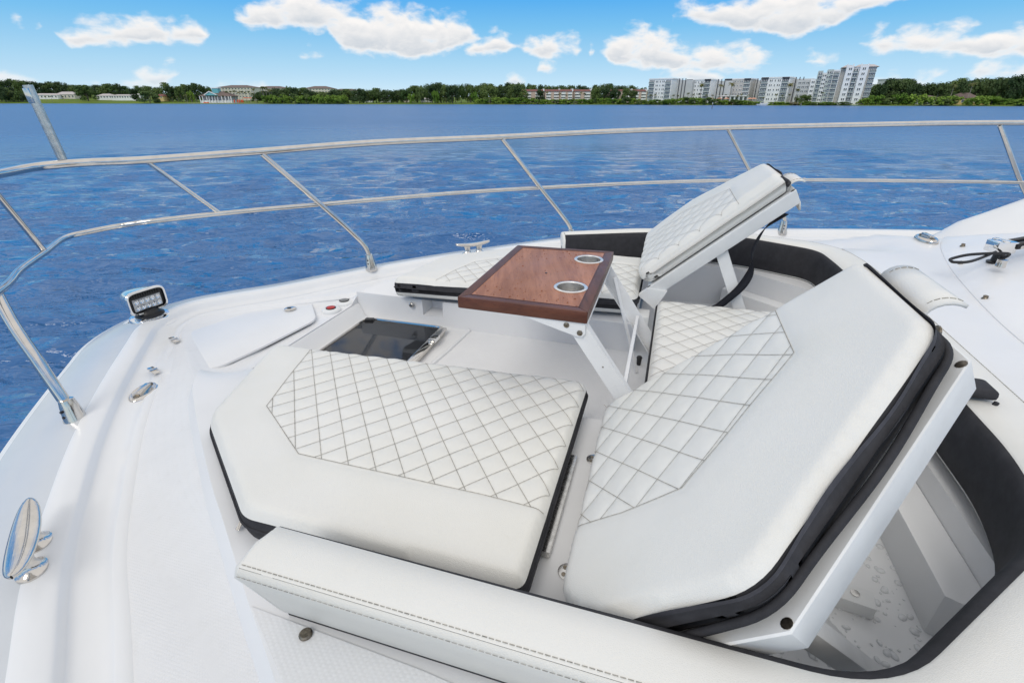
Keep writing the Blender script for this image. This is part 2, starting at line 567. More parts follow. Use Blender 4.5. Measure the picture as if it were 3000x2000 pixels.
class MB:
    """mesh collector in world coordinates"""
    def __init__(self):
        self.v, self.f = [], []

    def add(self, verts, faces):
        o = len(self.v)
        self.v += [Vector(p) for p in verts]
        self.f += [tuple(i + o for i in q) for q in faces]
        return self

    def grid(self, rows, close=False):
        n = len(rows[0])
        vs = [p for r in rows for p in r]
        fs = []
        for i in range(len(rows) - 1):
            for j in range(n if close else n - 1):
                k = (j + 1) % n
                fs.append((i * n + j, i * n + k, (i + 1) * n + k, (i + 1) * n + j))
        return self.add(vs, fs)

    def tube(self, pts, r, seg=10, cap=True, flat=1.0):
        pts = [Vector(p) for p in pts]
        n = len(pts)
        rs = r if isinstance(r, (list, tuple)) else [r] * n
        rows = []
        ref = None
        for i, p in enumerate(pts):
            t = (pts[min(i + 1, n - 1)] - pts[max(i - 1, 0)]).normalized()
            if ref is None:
                ref = Vector((0, 0, 1)) if abs(t.z) < 0.9 else Vector((1, 0, 0))
            u = (ref - t * ref.dot(t)).normalized()
            ref = u
            w = t.cross(u)
            rows.append([p + (u * math.cos(2 * math.pi * k / seg) * flat + w * math.sin(2 * math.pi * k / seg)) * rs[i] for k in range(seg)])
        o = len(self.v)
        self.grid(rows, True)
        if cap:
            self.f.append(tuple(o + k for k in range(seg)))
            self.f.append(tuple(o + (n - 1) * seg + k for k in reversed(range(seg))))
        return self

    def lathe(self, c, axis, prof, seg=24):
        c, axis = Vector(c), Vector(axis).normalized()
        u = axis.orthogonal().normalized()
        w = axis.cross(u)
        rows = [[c + axis * h + (u * math.cos(2 * math.pi * k / seg) + w * math.sin(2 * math.pi * k / seg)) * r for k in range(seg)] for r, h in prof]
        o = len(self.v)
        self.grid(rows, True)
        self.f.append(tuple(o + k for k in reversed(range(seg))))
        self.f.append(tuple(o + (len(prof) - 1) * seg + k for k in range(seg)))
        return self

    def box(self, c, dx, dy, dz, bev=0.0):
        """oriented box: half extents as vectors"""
        c, dx, dy, dz = Vector(c), Vector(dx), Vector(dy), Vector(dz)
        if bev <= 0:
            vs = [c + dx * a + dy * b + dz * k for a in (-1, 1) for b in (-1, 1) for k in (-1, 1)]
            return self.add(vs, [(0, 1, 3, 2), (4, 6, 7, 5), (0, 4, 5, 1), (2, 3, 7, 6), (0, 2, 6, 4), (1, 5, 7, 3)])
        bm = bmesh.new()
        vs = [bm.verts.new(c + dx * a + dy * b + dz * k) for a in (-1, 1) for b in (-1, 1) for k in (-1, 1)]
        for q in [(0, 1, 3, 2), (4, 6, 7, 5), (0, 4, 5, 1), (2, 3, 7, 6), (0, 2, 6, 4), (1, 5, 7, 3)]:
            bm.faces.new([vs[i] for i in q])
        bmesh.ops.bevel(bm, geom=list(bm.edges) + list(bm.verts), offset=bev, segments=2, profile=0.6, affect='EDGES')
        bm.verts.ensure_lookup_table()
        bm.verts.index_update()
        self.add([v.co.copy() for v in bm.verts], [[v.index for v in f.verts] for f in bm.faces])
        bm.free()
        return self

    def bar(self, p, q, w, t, up=(0, 0, 1), bev=0.0):
        """bar from p to q, width w across, thickness t along 'up'"""
        p, q = Vector(p), Vector(q)
        d = (q - p)
        u = Vector(up)
        u = (u - d.normalized() * u.dot(d.normalized())).normalized()
        s = d.normalized().cross(u)
        return self.box((p + q) / 2, d / 2, s * w / 2, u * t / 2, bev)

    def prism(self, poly, vec, bev=0.0):
        """closed solid: polygon (world points) extruded by vec"""
        poly = [Vector(p) for p in poly]
        vec = Vector(vec)
        n = len(poly)
        if bev <= 0:
            vs = poly + [p + vec for p in poly]
            return self.add(vs, [tuple(reversed(range(n))), tuple(range(n, 2 * n))] + [(i, (i + 1) % n, n + (i + 1) % n, n + i) for i in range(n)])
        bm = bmesh.new()
        a = [bm.verts.new(p) for p in poly]
        b = [bm.verts.new(p + vec) for p in poly]
        bm.faces.new(list(reversed(a)))
        bm.faces.new(b)
        for i in range(n):
            j = (i + 1) % n
            bm.faces.new((a[i], a[j], b[j], b[i]))
        bmesh.ops.recalc_face_normals(bm, faces=bm.faces)
        ed = [e for e in bm.edges if (e.verts[0].co - e.verts[1].co).length > bev * 2.2 and len(e.link_faces) == 2 and e.calc_face_angle(0) > 0.5]
        bmesh.ops.bevel(bm, geom=ed, offset=bev, segments=2, profile=0.6, affect='EDGES')
        bm.verts.ensure_lookup_table()
        bm.verts.index_update()
        self.add([v.co.copy() for v in bm.verts], [[v.index for v in f.verts] for f in bm.faces])
        bm.free()
        return self

    def mesh(self, name, org=Vector((0, 0, 0)), angle=35):
        me = bpy.data.meshes.new(name)
        me.from_pydata([tuple(p - org) for p in self.v], [], self.f)
        me.validate()
        bm = bmesh.new()
        bm.from_mesh(me)
        bmesh.ops.recalc_face_normals(bm, faces=bm.faces)
        bm.to_mesh(me)
        bm.free()
        for p in me.polygons:
            p.use_smooth = True
        me.set_sharp_from_angle(angle=math.radians(angle))
        return me

    def build(self, name, mat, parent=None, angle=35, label=None, kind=None):
        root = parent
        org = Vector((0, 0, 0))
        if parent is not None:
            org = ORG[parent.name]
        me = self.mesh(name, org, angle)
        me.materials.append(MAT[mat])
        o = bpy.data.objects.new(name, me)
        COL.objects.link(o)
        if parent is not None:
            o.parent = parent
        ORG[o.name] = org
        return tag(o, label, None, None, kind)


def catmull(pts, per=8, closed=False):
    pts = [Vector(p) for p in pts]
    n = len(pts)
    out = []
    for i in range(n if closed else n - 1):
        p0 = pts[(i - 1) % n] if (closed or i > 0) else pts[0] * 2 - pts[1]
        p1, p2 = pts[i], pts[(i + 1) % n]
        p3 = pts[(i + 2) % n] if (closed or i + 2 < n) else pts[n - 1] * 2 - pts[n - 2]
        for k in range(per):
            t = k / per
            out.append(0.5 * ((2 * p1) + (-p0 + p2) * t + (2 * p0 - 5 * p1 + 4 * p2 - p3) * t * t + (-p0 + 3 * p1 - 3 * p2 + p3) * t ** 3))
    if not closed:
        out.append(pts[-1])
    return out


def fillet(poly, rad, per=6):
    """round the corners of a 2-D polygon; returns points and the index of the source edge each point starts"""
    out, src = [], []
    n = len(poly)
    for i in range(n):
        p = Vector(poly[i])
        a, b = Vector(poly[i - 1]), Vector(poly[(i + 1) % n])
        r = rad[i] if isinstance(rad, (list, tuple)) else rad
        la, lb = (a - p).length, (b - p).length
        r = min(r, la * 0.45, lb * 0.45)
        if r <= 1e-5:
            out.append(p)
            src.append(i)
            continue
        s, e = p + (a - p).normalized() * r, p + (b - p).normalized() * r
        for k in range(per + 1):
            t = k / per
            out.append(s * (1 - t) ** 2 + p * 2 * t * (1 - t) + e * t * t)
            src.append(i - 1 if t < 0.5 else i)
    return out, [k % n for k in src]


def densify(poly, step, src=None):
    out, so = [], []
    n = len(poly)
    for i in range(n):
        a, b = Vector(poly[i]), Vector(poly[(i + 1) % n])
        k = max(1, int((b - a).length / step))
        for j in range(k):
            out.append(a + (b - a) * (j / k))
            so.append(src[i] if src else i)
    return (out, so) if src else out


def inside(P, poly):
    """P: array (n,2); poly: array (m,2)"""
    x, y = P[:, 0], P[:, 1]
    c = np.zeros(len(P), bool)
    m = len(poly)
    for i in range(m):
        x0, y0 = poly[i]
        x1, y1 = poly[i - 1]
        if y0 == y1:
            continue
        hit = ((y0 > y) != (y1 > y)) & (x < (x1 - x0) * (y - y0) / (y1 - y0) + x0)
        c ^= hit
    return c


def seg_dist(P, poly, closed=True):
    d = np.full(len(P), 1e9)
    m = len(poly)
    for i in range(m if closed else m - 1):
        a, b = poly[i], poly[(i + 1) % m]
        ab = b - a
        L = (ab ** 2).sum()
        if L < 1e-14:
            continue
        t = np.clip(((P - a) @ ab) / L, 0, 1)
        q = a + t[:, None] * ab
        d = np.minimum(d, np.sqrt(((P - q) ** 2).sum(1)))
    return d


def cdt(outer, holes=(), pts=()):
    """triangulate a 2-D polygon with holes and extra interior points"""
    vs = [Vector((p[0], p[1])) for p in outer]
    edges = [(i, (i + 1) % len(outer)) for i in range(len(outer))]
    for h in holes:
        o = len(vs)
        vs += [Vector((p[0], p[1])) for p in h]
        edges += [(o + i, o + (i + 1) % len(h)) for i in range(len(h))]
    vs += [Vector((p[0], p[1])) for p in pts]
    r = delaunay_2d_cdt(vs, edges, [], 0, 1e-6)
    V = np.array([(v.x, v.y) for v in r[0]])
    Fs = [tuple(f) for f in r[2]]
    cen = np.array([V[list(f)].mean(0) for f in Fs])
    ok = inside(cen, np.array([(p[0], p[1]) for p in outer]))
    for h in holes:
        ok &= ~inside(cen, np.array([(p[0], p[1]) for p in h]))
    return V, [f for f, k in zip(Fs, ok) if k]


# ------------------------------------------------------------------ the lake
def make_water():
    # graded grid: fine near the boat, coarse far off; waves are real up to about 120 m
    ys = [-30.0]
    while ys[-1] < 4000:
        y = ys[-1]
        st = 0.13 if 0 < y < 14 else (0.13 + max(0, abs(y) - 14) * 0.016 if y > 0 else 1.0 if y < -2 else 0.25)
        ys.append(y + min(st, 60))
    xs = [0.0]
    while xs[-1] < 4000:
        x = xs[-1]
        st = 0.16 if x < 16 else 0.16 + (x - 16) * 0.022
        xs.append(x + min(st, 90))
    xs = [-x for x in reversed(xs[1:])] + xs
    xs, ys = np.array(xs), np.array(ys)
    GX, GY = np.meshgrid(xs, ys)
    R = np.sqrt(GX ** 2 + GY ** 2)
    H = np.zeros_like(GX)
    DX = np.zeros_like(GX)
    DY = np.zeros_like(GX)
    r = np.random.RandomState(5)
    cell = np.maximum(0.13, np.maximum(0.016 * (np.abs(GY) - 6), 0.022 * (np.abs(GX) - 10)))
    for k in range(70):
        lam = 0.45 * (5.0 ** (r.rand() ** 1.1)) * (0.8 + 0.4 * r.rand())
        ang = math.radians(-80) + r.randn() * 0.42
        kk = 2 * math.pi / lam
        amp = 0.0070 * lam ** 0.92 * (0.6 + 0.8 * r.rand())
        ph = r.rand() * 6.283
        fade = np.clip((lam / cell - 2.5) / 3.0, 0, 1) * np.clip((160 - R) / 60, 0, 1)
        a = kk * (GX * math.cos(ang) + GY * math.sin(ang)) + ph
        H += amp * fade * np.cos(a)
        DX -= amp * 0.8 * fade * math.cos(ang) * np.sin(a)
        DY -= amp * 0.8 * fade * math.sin(ang) * np.sin(a)
    gust = 0.92 + 0.22 * np.sin(GX * 0.21 + GY * 0.13 + 1.0) * np.sin(GY * 0.17 - GX * 0.06)
    H *= gust
    V = np.stack([GX + DX, GY + DY, H], -1).reshape(-1, 3)
    ny, nx = GX.shape
    idx = np.arange(ny * nx).reshape(ny, nx)
    F = np.stack([idx[:-1, :-1], idx[:-1, 1:], idx[1:, 1:], idx[1:, :-1]], -1).reshape(-1, 4)
    me = bpy.data.meshes.new('water')
    me.vertices.add(len(V))
    me.vertices.foreach_set('co', V.ravel())
    me.loops.add(len(F) * 4)
    me.loops.foreach_set('vertex_index', F.ravel().astype(np.int32))
    me.polygons.add(len(F))
    me.polygons.foreach_set('loop_start', np.arange(0, len(F) * 4, 4, dtype=np.int32))
    me.polygons.foreach_set('loop_total', np.full(len(F), 4, dtype=np.int32))
    me.update()
    me.polygons.foreach_set('use_smooth', np.ones(len(F), bool))
    me.materials.append(MAT['lake_water'])
    o = bpy.data.objects.new('water', me)
    COL.objects.link(o)
    tag(o, 'blue rippled lake water from the boat to the far shore', None, None, 'structure')


make_water()


# ------------------------------------------------------------------ far shore
def shore_D(px):
    pts = [(-1200, 560), (0, 520), (500, 480), (1000, 440), (1500, 415), (1900, 380), (2300, 345), (3000, 305), (4200, 270)]
    for (a, da), (b, db) in zip(pts, pts[1:]):
        if px <= b:
            return da + (db - da) * (px - a) / (b - a)
    return pts[-1][1]


def g_xy(px, D):
    return (px - 1500) / FPX * D * PC + 0.0


def gx(px, y, D):
    return at_y(px, y, D)


def ground_z(px, back):
    """height of the bank 'back' metres behind the waterline"""
    hill = 0.0
    if px < 650:
        hill = (650 - px) / 650 * 0.05
    return min(0.35 + back * (0.012 + hill), 14.0)


def make_shore():
    rows = []
    backs = [-4, -0.5, 0.0, 2, 8, 20, 45, 90, 160, 300, 700, 2200]
    for px in range(-1800, 4900, 40):
        D0 = shore_D(px) + 2.0 * math.sin(px * 0.021) + 1.3 * math.sin(px * 0.057 + 1)
        col = []
        for b in backs:
            D = D0 + b
            x = (px - 1500) / FPX * D * PC
            z = -1.5 if b == -4 else (-0.15 if b == -0.5 else (0.12 if b == 0 else ground_z(px, b)))
            col.append(Vector((x, D, z)))
        rows.append(col)
    o = MB().grid(rows).build('far_shore', 'lawn', None, 60)
    tag(o, 'low grassy bank of the far shore behind the water', None, None, 'structure')


make_shore()


def leaf_proto(name, seed, blobs, nleaf, size, matname, trunk=True, crown_z=(0.35, 0.95), spread=0.42, tm='bark'):
    """crown and trunk meshes of unit height"""
    r = random.Random(seed)
    mb = MB()
    cs = []
    for k in range(blobs):
        a = r.random() * 6.283
        q = math.sqrt(r.random()) * spread
        z = crown_z[0] + (crown_z[1] - crown_z[0]) * (r.random() ** 0.8)
        lim = math.sqrt(max(0.05, 1 - ((z - crown_z[0]) / (crown_z[1] - crown_z[0] + 0.12)) ** 2))
        cs.append((Vector((math.cos(a) * q * lim, math.sin(a) * q * lim, z)), 0.11 + 0.10 * r.random()))
    for k in range(nleaf):
        c, rad = cs[k % blobs]
        d = Vector((r.gauss(0, 1), r.gauss(0, 1), r.gauss(0, 0.8))).normalized()
        p = c + d * rad * (0.55 + 0.5 * r.random())
        p.z = min(p.z, 1.0)
        n = (d + Vector((r.gauss(0, 0.5), r.gauss(0, 0.5), r.gauss(0, 0.5) + 0.4))).normalized()
        u = n.orthogonal().normalized()
        u.rotate(Matrix.Rotation(r.random() * 6.28, 3, n))
        w = n.cross(u)
        s1, s2 = size * (0.6 + 0.8 * r.random()), size * (0.4 + 0.6 * r.random())
        mb.add([p - u * s1, p - w * s2 * 0.8 + n * s1 * 0.2, p + u * s1, p + w * s2 + n * s1 * 0.15], [(0, 1, 2, 3)])
    me = bpy.data.meshes.new(name + '_crown')
    me.from_pydata([tuple(p) for p in mb.v], [], mb.f)
    me.materials.append(MAT[matname])
    tr = None
    if trunk:
        tb = MB()
        tb.tube([(0, 0, -0.03), (0.01, 0, 0.15), (0.0, 0.01, 0.35), (0.02, 0, 0.62)], [0.035, 0.026, 0.020, 0.008], 7)
        for k in range(4):
            a = k * 1.6 + r.random()
            tb.tube([(0, 0, 0.25 + 0.05 * k), (math.cos(a) * 0.12, math.sin(a) * 0.12, 0.42 + 0.05 * k), (math.cos(a) * 0.25, math.sin(a) * 0.25, 0.58 + 0.04 * k)], [0.014, 0.009, 0.003], 5)
        tr = bpy.data.meshes.new(name + '_trunk')
        tr.from_pydata([tuple(p) for p in tb.v], [], tb.f)
        tr.materials.append(MAT[tm])
    return me, tr


PROTO = {}
for i in range(5):
    PROTO['oak%d' % i] = leaf_proto('oak%d' % i, 20 + i, 20 + 3 * i, 1800, 0.042, ['leaf_dark', 'leaf_mid', 'leaf_dark', 'leaf_mid', 'leaf_dark'][i], True, (0.18, 0.88), 0.42 + 0.03 * (i % 3))
for i in range(4):
    PROTO['bush%d' % i] = leaf_proto('bush%d' % i, 50 + i, 16, 1300, 0.055, ['leaf_bright', 'leaf_mid', 'leaf_bright', 'leaf_bright'][i], True, (0.10, 0.82), 0.62, 'bark')


def palm_proto(seed, nf=18):
    r = random.Random(seed)
    mb = MB()
    for k in range(nf):
        a = k * 2.4 + r.random() * 0.4
        up = r.uniform(-0.2, 0.9)
        L = r.uniform(0.14, 0.20)
        prev = None
        for j in range(5):
            t = j / 4
            c = Vector((math.cos(a) * L * t, math.sin(a) * L * t, 0.90 + 0.10 * up * t * 1.6 - 0.13 * t * t))
            wd = 0.030 * (1 - 0.75 * t) + 0.004
            sd = Vector((-math.sin(a), math.cos(a), 0)) * wd
            cur = (c - sd - Vector((0, 0, wd * 0.6)), c, c + sd - Vector((0, 0, wd * 0.6)))
            if prev:
                mb.add([prev[0], prev[1], prev[2], cur[0], cur[1], cur[2]], [(0, 1, 4, 3), (1, 2, 5, 4)])
            prev = cur
    me = bpy.data.meshes.new('palm_crown')
    me.from_pydata([tuple(p) for p in mb.v], [], mb.f)
    me.materials.append(MAT['leaf_palm'])
    tb = MB().tube([(0, 0, -0.03), (0.012, 0, 0.3), (0.006, 0, 0.6), (0, 0, 0.92)], [0.022, 0.016, 0.014, 0.016], 7)
    tr = bpy.data.meshes.new('palm_trunk')
    tr.from_pydata([tuple(p) for p in tb.v], [], tb.f)
    tr.materials.append(MAT['bark_pale'])
    return me, tr


for i in range(3):
    PROTO['palm%d' % i] = palm_proto(80 + i)


def plant(kind, name, label, cat, group, px, ytop, D, zbase=None, wpx=None, ratio=1.0, rot=None):
    """a tree, palm or shrub: top at image row ytop, standing at distance D"""
    cr, tr = PROTO[kind]
    back = D - shore_D(px)
    zb = ground_z(px, max(back, 0)) if zbase is None else zbase
    X = (px - 1500) / FPX * D * PC
    zt = at_y(px, ytop, D).z
    h = max(zt - zb, 0.8) / (0.93 if kind.startswith('bush') else 0.945)
    t = thing(name, label, cat, (X, D, zb - 0.1), group)
    if wpx:
        w = wpx * D * PC / FPX
        sx = w / (0.62 * 2 if kind.startswith('bush') else 1.05)
    else:
        sx = h * ratio
    t.scale = (sx, sx, h)
    t.rotation_euler = (0, 0, RND.random() * 6.28 if rot is None else rot)
    c = bpy.data.objects.new('crown', cr)
    COL.objects.link(c)
    c.parent = t
    if tr:
        q = bpy.data.objects.new('trunk', tr)
        COL.objects.link(q)
        q.parent = t
    return t


def interp(tab, x):
    for (a, ya), (b, yb) in zip(tab, tab[1:]):
        if x <= b:
            return ya + (yb - ya) * (x - a) / (b - a)
    return tab[-1][1]


def make_trees():
    r = RND
    T = 'broadleaf tree'
    # wooded ridge behind the houses on the far left
    top = [(-60, 234), (0, 236), (60, 234), (110, 239), (150, 244), (200, 243), (240, 248), (300, 250), (340, 246), (375, 252), (405, 263)]
    L = 'dark broadleaf tree on the wooded ridge behind the low houses at far left'
    for k in range(26):
        px = -50 + k * 17.5 + r.uniform(-5, 5)
        plant('oak%d' % r.randint(0, 4), 'broadleaf_tree', L, 'tree', 'trees on the wooded ridge', px, interp(top, px) + r.uniform(-3, 6), shore_D(px) + r.uniform(90, 150), wpx=r.uniform(34, 50))
    for k in range(9):
        px = -20 + k * 12
        plant('oak%d' % r.randint(0, 4), 'broadleaf_tree', 'olive green tree at the waterline in the far left corner of the shore', 'tree', 'waterline trees at far left', px, r.uniform(262, 276) - max(0, 30 - k * 5), shore_D(px) + r.uniform(4, 25), wpx=r.uniform(26, 40))
    plant('oak1', 'broadleaf_tree', 'round dark tree between the two groups of low white houses', 'tree', None, 258, 252, shore_D(258) + 38, wpx=62)
    plant('bush1', 'broadleaf_tree', 'low round dark green tree at the end of the lawn touching the water', 'tree', None, 437, 268, shore_D(437) + 4, wpx=58)
    for px in (135, 152, 187):
        plant('palm%d' % r.randint(0, 2), 'palm_tree', 'small palm on the yellow green lawn in front of the low houses', 'palm tree', 'palms on the left lawn', px, 281, shore_D(px) + 10)
    top = [(395, 258), (420, 250), (470, 256), (490, 246), (520, 256), (560, 248), (585, 246), (620, 254), (640, 262)]
    for k in range(15):
        px = 400 + k * 15 + r.uniform(-4, 4)
        plant('oak%d' % r.randint(0, 4), 'broadleaf_tree', 'broadleaf tree between the round waterline tree and the teal gabled pavilion', 'tree', 'trees left of the pavilion', px, interp(top, px) + r.uniform(-2, 6), shore_D(px) + r.uniform(45, 95), wpx=r.uniform(28, 44))
    for px, yt in ((505, 284), (520, 281), (542, 279), (548, 276), (560, 280), (575, 282), (635, 280), (655, 279)):
        plant('palm%d' % r.randint(0, 2), 'palm_tree', 'short palm on the beach around the teal gabled pavilion', 'palm tree', 'palms around the pavilion', px, yt, shore_D(px) + 14)
    plant('bush2', 'broadleaf_tree', 'pointed bright green tree left of the teal gabled pavilion', 'tree', None, 561, 264, shore_D(561) + 20, wpx=20)
    for px, yt in ((668, 266), (680, 266), (692, 264), (703, 268), (712, 266), (722, 268), (733, 266), (748, 258)):
        plant('palm%d' % r.randint(0, 2), 'palm_tree', 'palm in front of the cream condominium beside the pavilion', 'palm tree', 'palms before the cream condominium', px, yt, shore_D(px) + 26)
    for px, yt in ((775, 252), (784, 253), (792, 260), (798, 261), (773, 266)):
        plant('palm%d' % r.randint(0, 2), 'palm_tree', 'tall leaning palm at the left end of the bright mangroves', 'palm tree', 'tall palms by the mangroves', px, yt, shore_D(px) + 10)
    # mangroves and oaks in the middle left
    top = [(745, 268), (770, 262), (800, 262), (850, 254), (890, 256), (920, 264), (1010, 264), (1100, 262)]
    for k in range(16):
        px = 752 + k * 16 + r.uniform(-5, 5)
        plant('oak%d' % r.randint(0, 4), 'broadleaf_tree', 'dark tree rising behind the bright mangroves below the cream rooftops', 'tree', 'trees behind the mangroves', px, interp(top, px) + r.uniform(0, 7), shore_D(px) + r.uniform(18, 50), wpx=r.uniform(30, 46))
    for k in range(24):
        px = 785 + k * 9.6 + r.uniform(-3, 3)
        plant('bush%d' % r.randint(0, 3), 'mangrove_bush', 'bright green mangrove bush on the waterline below the cream rooftops', 'bush', 'mangroves left of the centre', px, 276 + r.uniform(-2, 8) + max(0, (px - 960) * 0.05), shore_D(px) + r.uniform(0, 6), wpx=r.uniform(22, 36))
    # oaks in the centre
    top = [(990, 264), (1060, 260), (1150, 262), (1190, 258), (1225, 254), (1250, 248), (1285, 245), (1320, 253), (1360, 244), (1385, 254), (1420, 245), (1450, 250), (1500, 248), (1530, 244), (1570, 250), (1600, 254)]
    for k in range(38):
        px = 990 + k * 14.5 + r.uniform(-5, 5)
        plant('oak%d' % r.randint(0, 4), 'broadleaf_tree', 'grey green oak on the lawn at the centre of the far shore', 'tree', 'oaks on the central lawn', px, interp(top, px) + r.uniform(-1, 7), shore_D(px) + r.uniform(8, 60), wpx=r.uniform(34, 52))
    for px, yt in ((1208, 272), (1275, 262), (1390, 266)):
        plant('bush0', 'broadleaf_tree', 'yellow green small tree among the oaks on the central lawn', 'tree', 'yellow green trees on the central lawn', px, yt, shore_D(px) + 9, wpx=24)
    # behind and before the townhouses
    top = [(1480, 246), (1525, 243), (1560, 250), (1600, 249), (1640, 254), (1700, 252), (1740, 252), (1760, 250), (1820, 250), (1860, 255), (1900, 258)]
    for k in range(22):
        px = 1490 + k * 18.5 + r.uniform(-5, 5)
        plant('oak%d' % r.randint(0, 4), 'broadleaf_tree', 'oak standing behind the red roofed townhouses', 'tree', 'oaks behind the townhouses', px, interp(top, px) + r.uniform(-2, 5), shore_D(px) + r.uniform(75, 105), wpx=r.uniform(34, 50))
    for px, yt, w in ((1500, 262, 40), (1530, 262, 40), (1582, 264, 36), (1745, 260, 40), (1772, 258, 46), (1800, 262, 40), (1835, 262, 40), (1855, 266, 30)):
        plant('oak%d' % r.randint(0, 4), 'broadleaf_tree', 'dark oak standing in front of the red roofed townhouses', 'tree', 'oaks before the townhouses', px, yt, shore_D(px) + 22, wpx=w)
    for px, yt in ((1602, 268), (1640, 272), (1700, 270), (1712, 272), (1535, 272), (1660, 276)):
        plant('palm%d' % r.randint(0, 2), 'palm_tree', 'low palm before the red roofed townhouses', 'palm tree', 'palms before the townhouses', px, yt, shore_D(px) + 16)
    for k in range(64):
        px = 1405 + k * 17.0 + r.uniform(-4, 4)
        if px > 2530:
            break
        if 2235 < px < 2255:
            continue
        yt = interp([(1400, 288), (1450, 284), (1500, 284), (1620, 290), (1690, 290), (1770, 284), (1800, 288), (1860, 286), (1890, 292), (1930, 291), (2010, 285), (2070, 285), (2150, 292), (2230, 294), (2290, 298), (2340, 298), (2530, 298)], px)
        plant('bush%d' % r.randint(0, 3), 'mangrove_bush', 'low bright mangrove bush on the waterline below the townhouses and white apartments', 'bush', 'mangroves right of the centre', px, yt + r.uniform(-1, 3), shore_D(px) + r.uniform(0, 6), wpx=r.uniform(28, 44))
    for px, yt in ((2050, 243), (2106, 246), (2136, 241)):
        plant('palm%d' % r.randint(0, 2), 'palm_tree', 'tall palm in front of the middle white apartment blocks', 'palm tree', 'tall palms before the apartments', px, yt, shore_D(px) + 12)
    for px, yt in ((2306, 242), (2331, 259)):
        plant('palm%d' % r.randint(0, 2), 'palm_tree', 'tall palm beside the fourth white apartment block', 'palm tree', 'tall palms by the fourth block', px, yt, shore_D(px) + 10)
    plant('palm1', 'palm_tree', 'single green palm in front of the seven storey building', 'palm tree', None, 2405, 269, shore_D(2405) + 9)
    for px, yt in ((1905, 276), (1918, 275), (1972, 277), (1985, 278), (2014, 271), (2030, 276), (2046, 273), (2068, 276), (2086, 277), (2125, 276), (2160, 278), (2170, 274), (2190, 277), (2235, 284), (2272, 275), (2290, 277), (2310, 275)):
        plant('palm%d' % r.randint(0, 2), 'palm_tree', 'low palm along the foot of the white apartment blocks', 'palm tree', 'low palms at the apartments', px, yt, shore_D(px) + 16)
    for px, yt in ((2345, 279), (2366, 280)):
        plant('bush1', 'garden_bush', 'dark garden bush left of the seven storey building', 'bush', 'garden bushes by the seven storey building', px, yt, shore_D(px) + 12, wpx=34)
    # dense wood at the right
    top = [(2530, 262), (2560, 246), (2590, 236), (2640, 232), (2670, 244), (2700, 246), (2760, 243), (2800, 236), (2850, 234), (2900, 228), (2950, 226), (3000, 226), (3100, 222)]
    for k in range(34):
        px = 2535 + k * 16.5 + r.uniform(-5, 5)
        plant('oak%d' % r.choice((0, 2, 4, 1)), 'broadleaf_tree', 'tall dark tree in the dense wood at the right end of the shore', 'tree', 'dense wood at the right', px, interp(top, px) + r.uniform(-3, 8), shore_D(px) + r.uniform(24, 60), wpx=r.uniform(44, 66))
    for k in range(22):
        px = 2545 + k * 23 + r.uniform(-6, 6)
        if 2815 < px < 2845:
            continue
        plant('bush%d' % r.randint(0, 3), 'mangrove_bush', 'green waterline bush in front of the dense wood at the right', 'bush', 'bushes before the right wood', px, r.uniform(272, 290), shore_D(px) + r.uniform(1, 8), wpx=r.uniform(40, 64))
    for px, yt in ((2782, 246), (2834, 241)):
        plant('palm%d' % r.randint(0, 2), 'palm_tree', 'pale trunked palm standing in front of the dense wood at the right', 'palm tree', 'palms in the right wood', px, yt, shore_D(px) + 14)


make_trees()

MESHC = {}


def shared_box(w, d, h, mat):
    k = ('b', round(w, 2), round(d, 2), round(h, 2), mat)
    if k not in MESHC:
        me = MB().box((0, 0, 0), (w / 2, 0, 0), (0, d / 2, 0), (0, 0, h / 2)).mesh('box_piece')
        me.materials.append(MAT[mat])
        MESHC[k] = me
    return MESHC[k]


def put(name, me, parent, loc):
    o = bpy.data.objects.new(name, me)
    COL.objects.link(o)
    o.parent = parent
    o.location = loc
    return o


def wall_box(t, name, x0, x1, y0, y1, z0, z1, mat):
    b = MB().box(((x0 + x1) / 2, (y0 + y1) / 2, (z0 + z1) / 2), ((x1 - x0) / 2, 0, 0), (0, (y1 - y0) / 2, 0), (0, 0, (z1 - z0) / 2))
    return b.build(name, mat, t)


def window(t, x, y, z, w, h, glass='far_glass'):
    o = put('window', shared_box(w + 0.24, 0.10, h + 0.24, 'wall_white'), t, Vector((x, y - 0.05, z)) - ORG[t.name])
    put('pane', shared_box(w, 0.10, h, glass), o, (0, -0.03, 0))
    return o


def balcony(t, x0, x1, y, z0, fh, rail='rail_dark', rec='recess'):
    """balcony: panel coloured as recess shade, doors, slab edge and railing"""
    w = x1 - x0
    xm = (x0 + x1) / 2
    o = put('balcony', shared_box(w, 1.3, 0.22, 'wall_white'), t, Vector((xm, y - 0.55, z0)) - ORG[t.name])
    put('recess_panel', shared_box(w * 0.98, 0.08, fh - 0.45, rec), o, (0, 0.50, fh / 2 - 0.05))  # flat panel, its colour stands for the shade of a recess
    n = 4 if w > 3 else 2
    for k in range(n):
        put('door_pane', shared_box(w / n * 0.42, 0.08, fh - 1.0, 'wall_white' if k % 2 == 9 else 'far_glass'), o, ((k + 0.5) * w / n - w / 2, 0.43, fh / 2 - 0.2))
        put('door_frame', shared_box(0.22, 0.10, fh - 0.9, 'wall_white'), o, ((k + 0.5) * w / n - w / 2 + w / n * 0.33, 0.42, fh / 2 - 0.2))
    put('railing', shared_box(w, 0.07, 0.9, rail), o, (0, -0.60, 0.52))
    return o


def fx(px, y, D):
    return at_y(px, y, D).x


